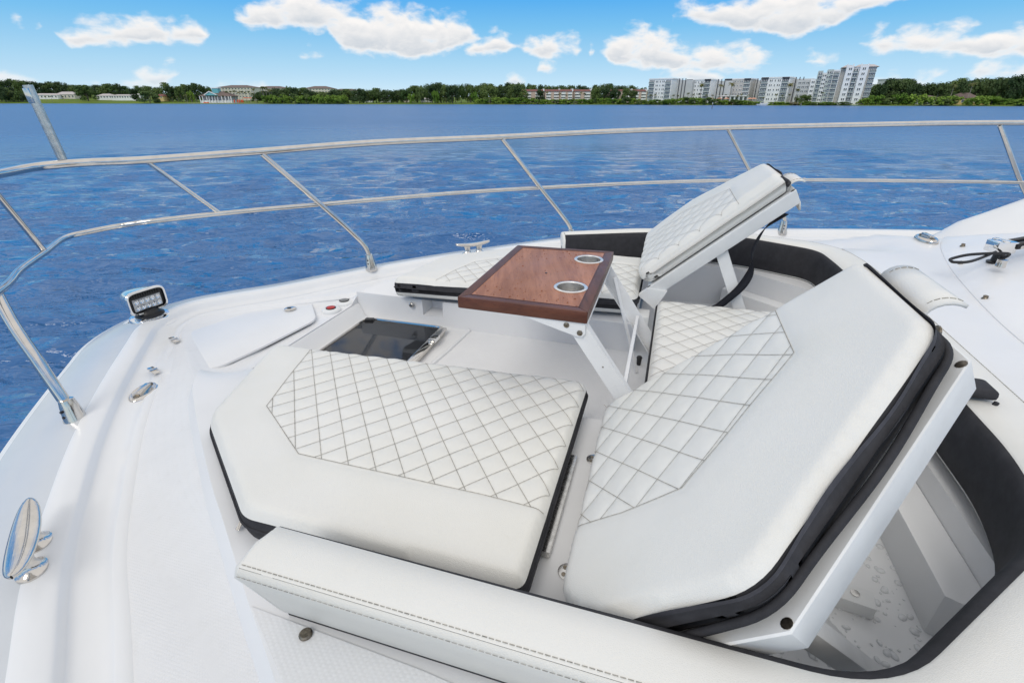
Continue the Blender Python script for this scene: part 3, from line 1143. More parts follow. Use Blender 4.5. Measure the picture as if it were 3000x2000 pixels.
def apartment(label, px0, px1, D, ytop, ybase, slate_ends, wall, side_px):
    z0 = at_y(px0, ybase, D).z
    z1 = at_y(px0, ytop, D).z
    X0 = (px0 - 1500) / FPX * D * PC
    u = (px1 - 1500) / FPX * PC
    turn = math.radians(40)
    w = (u * D - X0) / (math.cos(turn) + u * math.sin(turn))
    X1 = X0 + w
    t = thing('apartment_block', label, 'building', (X0, D, z0), 'white five storey apartment blocks')
    t.rotation_euler = (0, 0, -turn)
    wall_box(t, 'wall', X0, X1, D, D + 16, z0 - 2, z1 - 0.7, wall)
    wall_box(t, 'parapet', X0 - 0.25, X1 + 0.25, D - 0.3, D + 16.2, z1 - 0.7, z1, 'wall_white')
    Xs = X1 + 11
    wall_box(t, 'side_wing', X1 + 0.02, max(Xs, X1 + 4), D + 10, D + 26, z0 - 2, z1 - 1.1, 'wall_grey')
    for k in range(3):
        put('pilaster', shared_box(0.5, 0.3, z1 - z0, 'slate'), t, Vector((X1 + 1.2 + k * 2.3, D + 9.85, (z0 + z1) / 2)) - ORG[t.name])
    n = 5
    fh = (z1 - 0.9 - z0) / n
    for i in range(n):
        zb = z0 + fh * i
        rc = 'slate' if (slate_ends and i == n - 1) else 'recess'
        balcony(t, X0 + 0.02 * w, X0 + 0.25 * w, D, zb + 0.1, fh, 'rail_dark', rc)
        balcony(t, X0 + 0.74 * w, X0 + 0.97 * w, D, zb + 0.1, fh, 'rail_dark', rc)
        for fr, ww in ((0.33, 0.55), (0.39, 0.55), (0.50, 0.5), (0.61, 0.55), (0.67, 0.55)):
            window(t, X0 + fr * w, D, zb + fh * 0.55, ww, fh * 0.42)
        for k in range(3):
            window(t, X1 + 9.5 + k * 1.6, D + 10, zb + fh * 0.55, 0.7, fh * 0.4) if (max(Xs, X1 + 4) - X1) > 14.5 else None
    for s in (0, 1):
        x = X0 + (0.135 if s == 0 else 0.855) * w
        if slate_ends:
            put('fascia', shared_box(w * 0.25, 0.35, 0.85, 'slate'), t, Vector((x, D - 0.32, z1 - 0.55)) - ORG[t.name])
    return t


apartment('first white five storey apartment block beside the red roofed townhouses', 1896, 1962, 400, 231, 291, False, 'wall_white', 2003)
apartment('second white apartment block with slate top corners left of the beige one', 2004, 2076, 396, 233, 292, True, 'wall_white', 2113)
apartment('third apartment block with beige upper floors and slate top corners', 2116, 2191, 392, 231, 294, True, 'wall_greige', 2222)
apartment('fourth white apartment block with slate corners just left of the seven storey building', 2219, 2302, 375, 227, 298, True, 'wall_white', 2326)


def tower_building():
    D = 362
    zb = at_y(2400, 299, D).z

    def X(zx):                                # column in the base row of the enlarged view
        return (2200 + zx * 0.17007 - 1500) / FPX * D * PC

    def Zt(zy, zx):
        return at_y(2200 + zx * 0.17, 180 + zy * 0.17007, D).z
    t = thing('apartment_tower', 'seven storey white and sage apartment building with two white stair towers', 'building', (X(720), D, zb))
    t.rotation_euler = (0, 0, -math.radians(28))
    t.scale = (.885, 1, 1)
    secs = [(720, 945, 318, 'wall_grey', 4, [('w', .25), ('w', .55), ('w', .85)], 3.0), (950, 1045, 310, 'wall_white', 4, [('w', .5)], 1.0), (1048, 1125, 172, 'wall_sage', 6, [('b', .5)], 0.0),
            (1128, 1195, 205, 'wall_white', 6, [('w', .5)], 0.6), (1198, 1290, 152, 'wall_sage', 6, [('w', .3), ('b2', .8)], 0.2), (1293, 1405, 158, 'wall_white', 6, [('b', .5)], 1.2),
            (1408, 1478, 140, 'wall_greige', 6, [], 2.0), (1480, 1590, 97, 'wall_white', 6, [('w', .6)], -0.8), (1593, 1690, 122, 'wall_white', 6, [('b', .5)], 0.6),
            (1693, 1822, 97, 'wall_white', 6, [('w', .5)], -0.8), (1825, 1950, 118, 'wall_greige', 6, [('b', .65)], 1.0)]
    for (a, b, top, mat, n, cols, dy) in secs:
        x0, x1 = X(a), X(b)
        z1 = Zt(top, a)
        y0 = D + dy * 1.6
        wall_box(t, 'wall', x0, x1, y0, D + 18, zb - 2, z1, mat)
        nf = n + 1
        fh = (z1 - 0.6 - zb) / nf
        w = x1 - x0
        for i in range(nf):
            z = zb + i * fh
            for kind, c in cols:
                if kind == 'w':
                    for s in (-0.55, 0.55):
                        window(t, x0 + w * c + s, y0, z + fh * 0.55, 0.7, fh * 0.45)
                elif kind == 'b':
                    balcony(t, x0 + w * c - min(w * 0.4, 1.9), x0 + w * c + min(w * 0.4, 1.9), y0, z + 0.1, fh)
                else:
                    balcony(t, x0 + w * c - 0.75, x0 + w * c + 0.75, y0, z + 0.1, fh)
        if top < 100:                          # stair towers end in a dished parapet
            for s in (0, 1):
                put('parapet_horn', shared_box(0.7, 1.2, 0.9, 'wall_white'), t, Vector((x0 + 0.35 if s == 0 else x1 - 0.35, y0 + 0.6, z1 + 0.45)) - ORG[t.name])
    # shallow brown roofs behind the towers
    for (a, b, zy) in ((1400, 1640, 112), (1600, 1990, 108)):
        x0, x1 = X(a), X(b)
        z1 = Zt(zy, a)
        m = MB()
        m.add([(x0, D + 0.5, z1 - 0.4), (x1, D + 0.5, z1 - 0.4), (x1, D + 18, z1 - 0.4), (x0, D + 18, z1 - 0.4), (x0 + 3, D + 9, z1 + 1.2), (x1 - 3, D + 9, z1 + 1.2)],
              [(0, 1, 5, 4), (2, 3, 4, 5), (1, 2, 5), (3, 0, 4), (0, 3, 2, 1)])
        m.build('roof', 'roof_pale', t, 20)


tower_building()


def gable_house(name, label, cat, px0, px1, D, yeave, ytop, ybase, wall, roof, wins=4, depth=9.0, hip=True, group=None, floors=1):
    X0, X1 = (px0 - 1500) / FPX * D * PC, (px1 - 1500) / FPX * D * PC
    z0, ze, zt = at_y(px0, ybase, D).z, at_y(px0, yeave, D).z, at_y(px0, ytop, D).z
    t = thing(name, label, cat, ((X0 + X1) / 2, D, z0), group)
    wall_box(t, 'wall', X0, X1, D, D + depth, z0 - 2.5, ze, wall)
    o = 0.5
    ins = min((X1 - X0) * 0.3, depth / 2) if hip else 0.0
    m = MB()
    m.add([(X0 - o, D - o, ze), (X1 + o, D - o, ze), (X1 + o, D + depth + o, ze), (X0 - o, D + depth + o, ze), (X0 - o + ins, D + depth / 2, zt), (X1 + o - ins, D + depth / 2, zt)],
          [(0, 1, 5, 4), (2, 3, 4, 5), (1, 2, 5), (3, 0, 4), (0, 3, 2, 1)])
    m.build('roof', roof, t, 20)
    fh = (ze - z0) / floors
    for fl in range(floors):
        for k in range(wins):
            x = X0 + (X1 - X0) * (k + 0.5) / wins
            window(t, x, D, z0 + fh * (fl + 0.55), min(1.3, (X1 - X0) / wins * 0.5), fh * 0.45)
    return t


gable_house('bungalow', 'long low white bungalow with grey roof at the left of the lawn', 'house', 100, 172, 575, 279, 274, 289, 'wall_white', 'roof_pale', 7)
gable_house('bungalow', 'pink roofed bungalow on the hillside left of the round dark tree', 'house', 168, 222, 580, 277, 269, 290, 'wall_cream', 'roof_pale', 5)
gable_house('bungalow', 'white bungalow just right of the round dark tree', 'house', 286, 330, 560, 281, 275, 289, 'wall_white', 'roof_pale', 5)
gable_house('bungalow', 'long bungalow with blue shaded veranda above the green lawn', 'house', 328, 388, 556, 281, 277, 289, 'wall_white', 'roof_pale', 8)
gable_house('bungalow', 'small white gabled house at the right end of the lawn', 'house', 388, 414, 550, 278, 274, 290, 'wall_white', 'wall_white', 2)
gable_house('bungalow', 'little yellow house with red roof behind the round waterline tree', 'house', 458, 480, 520, 282, 276, 289, 'wall_yellow', 'roof_red', 2)
gable_house('condominium', 'cream four storey condominium with brown hip roof behind the teal gabled pavilion', 'building', 638, 748, 575, 257, 249, 287, 'wall_cream', 'roof_brown', 12, 24, True, None, 4)
gable_house('condominium', 'cream condominium roof rising between the tall palms and the mangroves', 'building', 752, 838, 620, 259, 252, 285, 'wall_cream', 'roof_brown', 9, 24, True, None, 4)
gable_house('condominium', 'cream condominium showing its top floors above the dark trees left of centre', 'building', 893, 972, 590, 260, 252, 285, 'wall_cream', 'roof_brown', 9, 24, True, None, 4)
gable_house('condominium', 'brown hip roof of a distant building above the oaks left of centre', 'building', 972, 1048, 640, 266, 260, 285, 'wall_cream', 'roof_brown', 8, 24, True, None, 3)
for k, (a, b, lab) in enumerate(((1068, 1088, 'small white cottage under the oaks, leftmost on the central lawn'), (1112, 1142, 'pale cottage under the oaks, second on the central lawn'), (1182, 1212, 'cream cottage under the oaks, third on the central lawn'),
                                 (1232, 1264, 'white cottage under the oaks, fourth on the central lawn'), (1396, 1432, 'cream cottage with red roof behind the mangroves right of centre'))):
    gable_house('cottage', lab, 'house', a, b, shore_D(a) + 66, 291, 287, 297, 'wall_white' if k != 2 else 'wall_cream', 'roof_red' if k == 4 else 'roof_pale', 2, 7)


def townhouses():
    D = shore_D(1650) + 45
    for k, (a, b, lab) in enumerate(((1530, 1594, 'red roofed townhouse half hidden by the oaks, leftmost of its row'), (1596, 1640, 'peach red roofed townhouse, second of its row'), (1641, 1678, 'peach red roofed townhouse with white balconies, third of its row'),
                                     (1679, 1732, 'peach red roofed townhouse, fourth of its row beside the oaks'), (1780, 1850, 'red roofed townhouse behind the oaks right of the row'), (1852, 1894, 'red roofed townhouse next to the first white apartment block'))):
        y = D - 6 * (k == 2)
        t = gable_house('townhouse', lab, 'house', a, b, y, 268, 262, 293, 'wall_pink', 'roof_red', 0, 12, False, 'red roofed townhouses')
        X0, X1 = (a - 1500) / FPX * y * PC, (b - 1500) / FPX * y * PC
        z0, ze = at_y(a, 293, y).z, at_y(a, 268, y).z
        w = X1 - X0
        fh = (ze - z0) / 3
        for i in range(3):
            balcony(t, X0 + 0.08 * w, X0 + 0.40 * w, y, z0 + fh * i + 0.1, fh, 'wall_white')
            balcony(t, X0 + 0.60 * w, X0 + 0.92 * w, y, z0 + fh * i + 0.1, fh, 'wall_white')
        put('party_wall', shared_box(0.8, 12.6, 2.2, 'wall_white'), t, Vector((X1 - 0.4, y + 6, ze + 0.8)) - ORG[t.name])


townhouses()


def pavilion():
    D = shore_D(630) + 16
    t = thing('pavilion', 'beach pavilion with teal gable, brown hip roof and white columns', 'building', ((632 - 1500) / FPX * D * PC, D, 1.0))

    def P(px, y, d=0):
        p = at_y(px, y, D)
        return Vector(((px - 1500) / FPX * D * PC, D + d, p.z))
    a, b = P(582, 282), P(680, 282)
    zt = P(630, 268).z
    m = MB()
    m.add([a, b, b + Vector((0, 16, 0)), a + Vector((0, 16, 0)), Vector((a.x + 9, D + 8, zt)), Vector((b.x - 9, D + 8, zt))], [(0, 1, 5, 4), (2, 3, 4, 5), (1, 2, 5), (3, 0, 4), (0, 3, 2, 1)])
    m.build('roof', 'roof_brown', t, 20)
    wall_box(t, 'wall', a.x + 2, b.x - 1.5, D + 3, D + 14, 0, a.z, 'recess')
    wall_box(t, 'base', a.x + 1, b.x - 1, D + 0.8, D + 15, 0, P(600, 295).z, 'wall_white')
    g0, g1, gt = P(604, 280, -1.5), P(640, 280, -1.5), P(621, 270, -1.5)
    MB().prism([g0, g1, gt], (0, 3.0, 0)).build('gable', 'teal', t)
    for p, q in ((g0, gt), (gt, g1)):
        MB().bar(p + Vector((0, -0.2, 0.3)), q + Vector((0, -0.2, 0.5)), 0.6, 0.55).build('gable_trim', 'wall_white', t)
    for px in (586, 594, 606, 613, 622, 630, 638, 650, 660, 670, 677):
        wall_box(t, 'column', P(px, 290).x - 0.28, P(px, 290).x + 0.28, D + 0.15, D + 0.65, 0.4, a.z - 0.05, 'wall_white')
    c = P(627, 268)
    wall_box(t, 'lantern', c.x - 2.6, c.x + 2.6, D + 5, D + 10, c.z - 2, P(627, 259).z, 'teal')
    wall_box(t, 'lantern_cap', c.x - 3.1, c.x + 3.1, D + 4.5, D + 10.5, P(627, 259).z, P(627, 256).z, 'wall_white')
    b2 = thing('beach', 'strip of pale sand in front of the teal gabled pavilion', 'beach', ((640 - 1500) / FPX * (D - 5) * PC, D - 5, 0.42))
    pts = [Vector(((px - 1500) / FPX * (D - dd) * PC, D - dd, 0.62)) for px, dd in ((545, 6), (600, 9), (680, 10), (740, 9), (780, 7), (780, 2), (680, 3), (560, 2))]
    MB().prism(pts, (0, 0, -0.5)).build('sand_bed', 'sand', b2)
    for k, px in enumerate((592, 600, 685, 695, 700, 706, 710)):
        x = (px - 1500) / FPX * (D - 6) * PC
        u = thing('beach_kayak', 'orange kayak standing on the sand right of the pavilion' if k > 1 else 'orange kayak lying on the sand left of the pavilion steps', 'kayak', (x, D - 6, 0.6), 'orange kayaks on the beach')
        h = 3.0 if k > 1 else 0.5
        MB().lathe((x, D - 6, 0.6), (0.12, 0, 1) if k > 1 else (1, 0, 0.1), [(0.05, 0), (0.5, h * 0.25 if k > 1 else 0.9), (0.6, h * 0.5 if k > 1 else 1.7), (0.45, h * 0.8 if k > 1 else 2.5), (0.05, h if k > 1 else 3.2)], 10).build('hull', 'orange_cloth', u)
    for k, px in enumerate((718, 726, 734, 742)):
        parasol(px, 285.5, 291, D + 10, 'red orange parasol in the row right of the teal gabled pavilion', 'red parasols by the pavilion', 'orange_cloth', 1.9)


def parasol(px, yt, yb, D, label, group, mat, r):
    p = at_y(px, yb, D)
    q = at_y(px, yt, D)
    x = (px - 1500) / FPX * D * PC
    t = thing('parasol', label, 'parasol', (x, D, p.z), group)
    h = q.z - p.z
    MB().lathe((x, D, q.z - 0.75), (0, 0, 1), [(r, 0), (r * 0.97, 0.12), (r * 0.5, 0.5), (0.06, 0.75)], 10).build('canopy', mat, t)
    MB().tube([(x, D, 0.3), (x, D, q.z - 0.2)], 0.07, 6).build('pole', 'white_metal', t)


pavilion()
for k, px in enumerate((2083, 2107, 2128, 2197, 2208)):
    parasol(px, 286.5, 291, shore_D(px) + 13, 'salmon parasol on the terrace below the beige apartment block', 'salmon parasols at the apartments', 'salmon_cloth', 1.9)


def terrace_pavilion():
    D = shore_D(2150) + 17
    x0, x1 = (2113 - 1500) / FPX * D * PC, (2190 - 1500) / FPX * D * PC
    t = thing('pool_house', 'long low white pool house with open bays below the beige apartment block', 'building', ((x0 + x1) / 2, D, 0.5))
    zt, ze = at_y(2150, 277, D).z, at_y(2150, 283, D).z
    wall_box(t, 'wall', x0, x1, D + 3, D + 7, 0, ze, 'recess')
    wall_box(t, 'roof', x0 - 0.4, x1 + 0.4, D - 0.4, D + 7.4, ze, ze + (zt - ze) * 0.5, 'wall_white')
    for k in range(7):
        x = x0 + (x1 - x0) * k / 6
        wall_box(t, 'column', x - 0.5, x + 0.5, D, D + 0.8, 0, ze - 0.01, 'wall_white')
    for k in range(6):
        x = x0 + (x1 - x0) * (k + 0.5) / 6
        window(t, x, D + 3, 2.0, 1.6, 2.4)


terrace_pavilion()
gable_house('bungalow', 'yellow house with brown roof among the trees at the right end of the shore', 'house', 2812, 2868, shore_D(2830) + 18, 288, 272, 306, 'wall_yellow', 'roof_brown', 3, 10)
gable_house('bungalow', 'grey roofed house hidden in the bushes right of the seven storey building', 'house', 2708, 2748, shore_D(2725) + 20, 286, 280, 296, 'wall_grey', 'roof_brown', 2, 9)
gable_house('bungalow', 'orange walled cottage peeping through trees near the right edge of the shore', 'house', 2868, 2910, shore_D(2890) + 20, 291, 286, 302, 'wall_yellow', 'roof_pale', 2, 8)


def far_tower():
    D = shore_D(2600) + 110
    x0, x1 = (2590 - 1500) / FPX * D * PC, (2660 - 1500) / FPX * D * PC
    t = thing('distant_block', 'grey flat topped building rising behind the wood right of the seven storey building', 'building', ((x0 + x1) / 2, D, 1))
    z = at_y(2600, 231, D).z
    wall_box(t, 'wall', x0, x1, D, D + 14, 0, z - 0.8, 'wall_grey')
    wall_box(t, 'parapet', x0 - 0.3, x1 + 0.3, D - 0.3, D + 14.3, z - 0.8, z, 'recess')
    for k in range(6):
        for i in range(4):
            window(t, x0 + (x1 - x0) * (k + 0.5) / 6, D, z - 2.8 - i * 3, 1.3, 1.5)


far_tower()


def docks():
    for px0, px1, dd, lab in ((1681, 1696, 1, 'small brown dock in the mangroves below the townhouses'), (2150, 2178, 3, 'brown wooden dock beside the moored white boat'), (2326, 2352, 3, 'weathered dock left of the seven storey building hedge')):
        D = shore_D(px0) - dd
        x0, x1 = (px0 - 1500) / FPX * D * PC, (px1 - 1500) / FPX * D * PC
        t = thing('dock', lab, 'dock', ((x0 + x1) / 2, D, 0.0), 'small docks on the shore')
        n = 8
        for k in range(n):
            a = x0 + (x1 - x0) * k / n
            wall_box(t, 'plank', a + 0.03, x0 + (x1 - x0) * (k + 1) / n - 0.03, D, D + 4, 0.85, 1.0, 'dock_wood')
        for x in (x0 + 0.2, (x0 + x1) / 2, x1 - 0.2):
            MB().tube([(x, D + 0.2, -1), (x, D + 0.2, 1.9)], 0.14, 7).build('pile', 'post_wood', t)
        wall_box(t, 'rail', x0, x1, D + 3.8, D + 3.95, 1.6, 1.8, 'dock_wood')
    D = shore_D(2236) - 1
    x = (2236 - 1500) / FPX * D * PC
    t = thing('moored_boat', 'small white motor boat moored at the shore below the fourth apartment block', 'boat', (x, D, 0))
    hull = []
    for fr, w, z in ((-3.6, 0.9, 0.75), (-3.4, 1.15, 0.8), (0, 1.25, 0.9), (2.2, 0.9, 1.1), (3.6, 0.05, 1.3)):
        hull.append([Vector((x + fr, D - w, z)), Vector((x + fr, D - w * 0.7, -0.1)), Vector((x + fr, D, -0.3)), Vector((x + fr, D + w * 0.7, -0.1)), Vector((x + fr, D + w, z))])
    MB().grid(hull).build('hull', 'wall_white', t)
    wall_box(t, 'deck', x - 3.4, x + 1.8, D - 0.85, D + 0.85, 0.7, 0.82, 'wall_white')
    wall_box(t, 'cabin', x - 1.6, x + 0.6, D - 0.7, D + 0.7, 0.82, 1.9, 'wall_white')
    wall_box(t, 'window', x - 1.3, x + 0.4, D - 0.76, D - 0.71, 1.3, 1.75, 'far_glass')
    wall_box(t, 'canopy', x - 2.6, x + 0.8, D - 0.8, D + 0.8, 2.35, 2.45, 'wall_white')
    for px, D, yt, lab in ((1964, 330, 304, 'short dark channel post in the water below the first white apartment block'), (2090, 215, 300, 'tall pale topped channel post in the water below the apartments'), (2350, 300, 305, 'dark mooring pile beside the weathered dock')):
        x = (px - 1500) / FPX * D * PC
        z = max(at_y(px, yt, D).z, 0.7)
        o = thing('channel_post', lab, 'post', (x, D, 0))
        MB().tube([(x, D, -1.5), (x, D, z * 0.7)], 0.13, 8).build('pile', 'post_wood', o)
        MB().tube([(x, D, z * 0.7), (x, D, z)], [0.15, 0.14], 8).build('cap', 'wall_grey', o)


docks()


# ------------------------------------------------------------------ the boat
def pf(x, y, z):
    """photograph point on the horizontal plane z (relative to the eye) as boat f, s"""
    d = ray(x, y)
    d = d * (z / d.z)
    return (d.x * FDX + d.y * FDY, d.x * SDX + d.y * SDY)


def WP(x, y, z):
    return W(*pf(x, y, z), z)


BOAT = thing('motor_yacht', 'white motor yacht foredeck with steel bow rail filling the foreground', 'yacht', tuple(W(0.4, 1.6, -CZ)))

SHEER = [(-3.2, -1.15), (-1.9, -1.0), (-.85, -.76), (-.15, -.52), (.3, -.27), (.7, 0.0), (1.006, .225), (1.214, .377), (1.414, .556), (1.623, .757), (1.841, .998), (2.06, 1.265), (2.17, 1.41),
         (2.215, 1.56), (2.19, 1.70), (2.08, 1.84), (1.9, 2.02), (1.6, 2.40), (1.3, 2.72), (.97, 3.02), (.7, 3.26), (.3, 3.55), (-.15, 3.78), (-.85, 4.0), (-1.9, 4.25), (-3.2, 4.4)]
TRUNK = [(-3.2, -.6), (-1.9, -.48), (-.85, -.30), (-.15, -.12), (.3, .15), (.45, .26), (.579, .355), (.731, .459), (.90, .58), (1.055, .691), (1.36, .929), (1.5, 1.06), (1.565, 1.2),
         (1.58, 1.6), (1.56, 1.98), (1.47, 2.08), (1.38, 2.2), (1.2, 2.38), (1.0, 2.55), (.75, 2.75), (.5, 2.95), (.15, 3.2), (-.3, 3.38), (-.85, 3.45), (-1.9, 3.5), (-3.2, 3.5)]


def sheer_z(s):
    return -.936 + .021 * s


def plateau_z(f, s):
    z = -.905
    t = min(max((s - 1.95) / .25, 0), 1)
    z += .035 * t * t * (3 - 2 * t)
    a = min(max((f - .70) / .35, 0), 1)
    b = min(max((1.28 - s) / .16, 0), 1)
    return z + .036 * a * a * (3 - 2 * a) * b


def deck_parts():
    per = 6
    sh = [(p.x, p.y) for p in catmull([(a, b, 0) for a, b in SHEER], per)]
    tr = [(p.x, p.y) for p in catmull([(a, b, 0) for a, b in TRUNK], per)]
    n = len(sh)
    nor = []
    for i in range(n):
        a, b = sh[max(i - 1, 0)], sh[min(i + 1, n - 1)]
        t = Vector((b[0] - a[0], b[1] - a[1])).normalized()
        nor.append(Vector((-t.y, t.x)))

    def ring(off, dz, zabs=None):
        out = []
        for (f, s), q in zip(sh, nor):
            z = sheer_z(s) + dz if zabs is None else zabs
            out.append(W(f + q.x * off, s + q.y * off, z))
        return out
    # topsides with flare, rub rail and rounded gunwale
    hull = [ring(.75, 0, -CZ - .5), ring(.42, 0, -CZ + .35), ring(.05, -1.2), ring(-.15, -.45), ring(-.20, -.16), ring(-.205, -.12)]
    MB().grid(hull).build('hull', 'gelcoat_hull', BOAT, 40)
    MB().grid([ring(-.205, -.12), ring(-.225, -.11), ring(-.232, -.085), ring(-.225, -.06), ring(-.205, -.052)]).build('rub_rail', 'gelcoat', BOAT, 50)
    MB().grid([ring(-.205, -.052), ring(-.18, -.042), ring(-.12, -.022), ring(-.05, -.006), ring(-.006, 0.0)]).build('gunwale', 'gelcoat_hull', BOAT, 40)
    MB().grid([ring(-.006, 0.0), ring(.0, .002), ring(.02, .002), ring(.052, .0), ring(.062, -.006), ring(.070, -.020), ring(.078, -.026), ring(.11, -.029), ring(.137, -.029),
               ring(.143, -.024), ring(.148, -.023), ring(.165, -.023), ring(.172, -.027)]).build('toe_rail', 'gelcoat', BOAT, 60)
    r0 = ring(.172, -.027)
    r1 = [W(f, s, plateau_z(f, s) - .045) for f, s in tr]
    rows = []
    for k in range(7):
        t = k / 6
        rows.append([a.lerp(b, t) for a, b in zip(r0, r1)])
    MB().grid(rows).build('side_deck', 'nonskid', BOAT, 40)
    r2 = [W(f - .012 * 0, s, plateau_z(f, s) - .038) for f, s in tr]
    r3 = []
    for i in range(n):
        a, b = tr[max(i - 1, 0)], tr[min(i + 1, n - 1)]
        t = Vector((b[0] - a[0], b[1] - a[1])).normalized()
        q = Vector((-t.y, t.x))
        r3.append((tr[i][0] + q.x * .024, tr[i][1] + q.y * .024))

    def bowdip(f, s):
        """the coaming is low across the bow, in front of the foot well"""
        a = min(max((f - 1.40) / .08, 0), 1)
        b = min(max((s - 1.14) / .06, 0), 1) * min(max((2.06 - s) / .03, 0), 1)
        return -.05 * a * b
    mid = [((a[0] + b[0]) / 2, (a[1] + b[1]) / 2) for a, b in zip(tr, r3)]
    MB().grid([r1, [W(f, s, plateau_z(f, s) - .020 + bowdip(f, s) * .5) for f, s in mid], [W(f, s, plateau_z(f, s) + bowdip(f, s)) for f, s in r3]]).build('coaming_step', 'gelcoat_matt', BOAT, 80)
    outer = [(f, s) for f, s in r3]
    hole = [(p.x, p.y) for p in densify(HOLE, .03)]
    gp = []
    f = -3.15
    while f < 1.6:
        s = -.6
        while s < 3.5:
            gp.append((f, s))
            s += .06 if f > 1.2 else .25
        f += .035 if f > 1.2 else .25
    G = np.array(gp)
    O = np.array(outer)
    ok = inside(G, O) & ~inside(G, np.array(hole)) & (seg_dist(G, O) > .02) & (seg_dist(G, np.array(hole)) > .015)
    V, Fs = cdt(outer, [hole], G[ok])
    MB().add([W(a, b, plateau_z(a, b) + bowdip(a, b)) for a, b in V], Fs).build('foredeck', 'gelcoat_matt', BOAT, 30)
    # walls of the foot well and the aft recess
    hl = densify(HOLE, .06)
    hl = [p for p in hl if not (abs(p.y - 2.045) < .001 and .07 < p.x < 1.46)]
    cut = [k for k, p in enumerate(hl) if abs(p.y - 2.045) < .001 and p.x > 1.4][0]
    hl = hl[cut + 1:] + hl[:cut + 1]
    rows = []
    for dz in (0, .5, 1):
        row = []
        for p in hl:
            zt = plateau_z(p[0], p[1]) + bowdip(p[0], p[1])
            zb = WELL_Z - .02
            if p[0] < .04:
                zb = RECESS_Z - .02
            row.append(W(p[0], p[1], zt + (zb - zt) * dz))
        rows.append(row)
    MB().grid(rows).build('well_wall', 'gelcoat_matt', BOAT, 40)


WELL_Z, RECESS_Z = -1.03, -1.10
HOLE = [(1.47, 1.22), (1.47, 2.045), (.06, 2.045), (.06, 2.93), (-.42, 2.98), (-.79, 2.66), (-.79, .92), (-.38, .545), (.06, .545), (.06, 1.30)]
deck_parts()


def floors():
    MB().prism([W(a, b, WELL_Z) for a, b in ((1.475, 1.20), (1.475, 2.06), (-.05, 2.06), (-.05, 1.20))], (0, 0, -.04)).build('well_floor', 'nonskid', BOAT)
    MB().prism([W(a, b, RECESS_Z) for a, b in ((.05, .50), (.05, 3.0), (-.85, 3.0), (-.85, .50))], (0, 0, -.04)).build('recess_floor', 'gelcoat', BOAT)
    # riser between the two floors
    MB().prism([W(-.05, 1.30, WELL_Z - .005), W(-.05, 2.06, WELL_Z - .005), W(-.07, 2.06, WELL_Z - .005), W(-.07, 1.30, WELL_Z - .005)], (0, 0, -.1)).build('floor_riser', 'gelcoat', BOAT)
    # ramp under the anchor deck and rounded sill
    rows = [[W(1.478, s, -.950), W(1.462, s, -.958), W(1.435, s, -1.02), W(1.42, s, WELL_Z + .002)] for s in np.linspace(1.20, 2.044, 8)]
    MB().grid(rows).build('well_sill', 'gelcoat', BOAT, 60)
    # low ledge round the recess
    for pts in ([(-.79, .92), (-.79, 2.66), (-.70, 2.62), (-.70, .96)], [(-.42, 2.98), (-.79, 2.66), (-.70, 2.62), (-.38, 2.90)]):
        MB().prism([W(a, b, -.975) for a, b in pts], (0, 0, -.13), .008).build('recess_ledge', 'gelcoat', BOAT)
    # raised rib on the floor beside the hatch
    MB().tube([WP(1375, 970, WELL_Z), WP(1310, 1030, WELL_Z), WP(1245, 1085, WELL_Z)], [.009, .011, .012], 8).build('floor_rib', 'gelcoat', BOAT)
    # far seat front with a moulded pocket
    s = 2.045
    fa, fb_, z1 = 1.095, .985, -.978

    def zt(f):
        return plateau_z(f, s)
    w = MB()
    for f0, f1, za, zb in ((1.47, fa, None, WELL_Z - .02), (fa, fb_, z1, WELL_Z - .02), (fb_, .06, None, WELL_Z - .02)):
        w.add([W(f0, s, zt(f0) if za is None else za), W(f1, s, zt(f1) if za is None else za), W(f1, s, zb), W(f0, s, zb)], [(0, 1, 2, 3)])
    w.build('seat_front', 'gelcoat_matt', BOAT)
    d = .085
    k = .012
    p = MB()
    A0, B0 = [W(fa, s, zt(fa)), W(fb_, s, zt(fb_)), W(fb_, s, z1), W(fa, s, z1)], [W(fa - k, s + d, zt(fa)), W(fb_ + k, s + d, zt(fb_)), W(fb_ + k, s + d, z1 + k), W(fa - k, s + d, z1 + k)]
    p.add(A0 + B0, [(0, 3, 7, 4), (3, 2, 6, 7), (2, 1, 5, 6), (4, 7, 6, 5)])
    p.build('seat_pocket', 'gelcoat_matt', BOAT)
    MB().lathe(WP(409 + 791, 881, -.93) * 0 + W(1.15, 2.036, -.925), W(0, -1, 0) - W(0, 0, 0), [(.014, 0), (.014, .006), (.008, .012)], 14).build('drain_fitting', 'steel_brushed', BOAT)


floors()


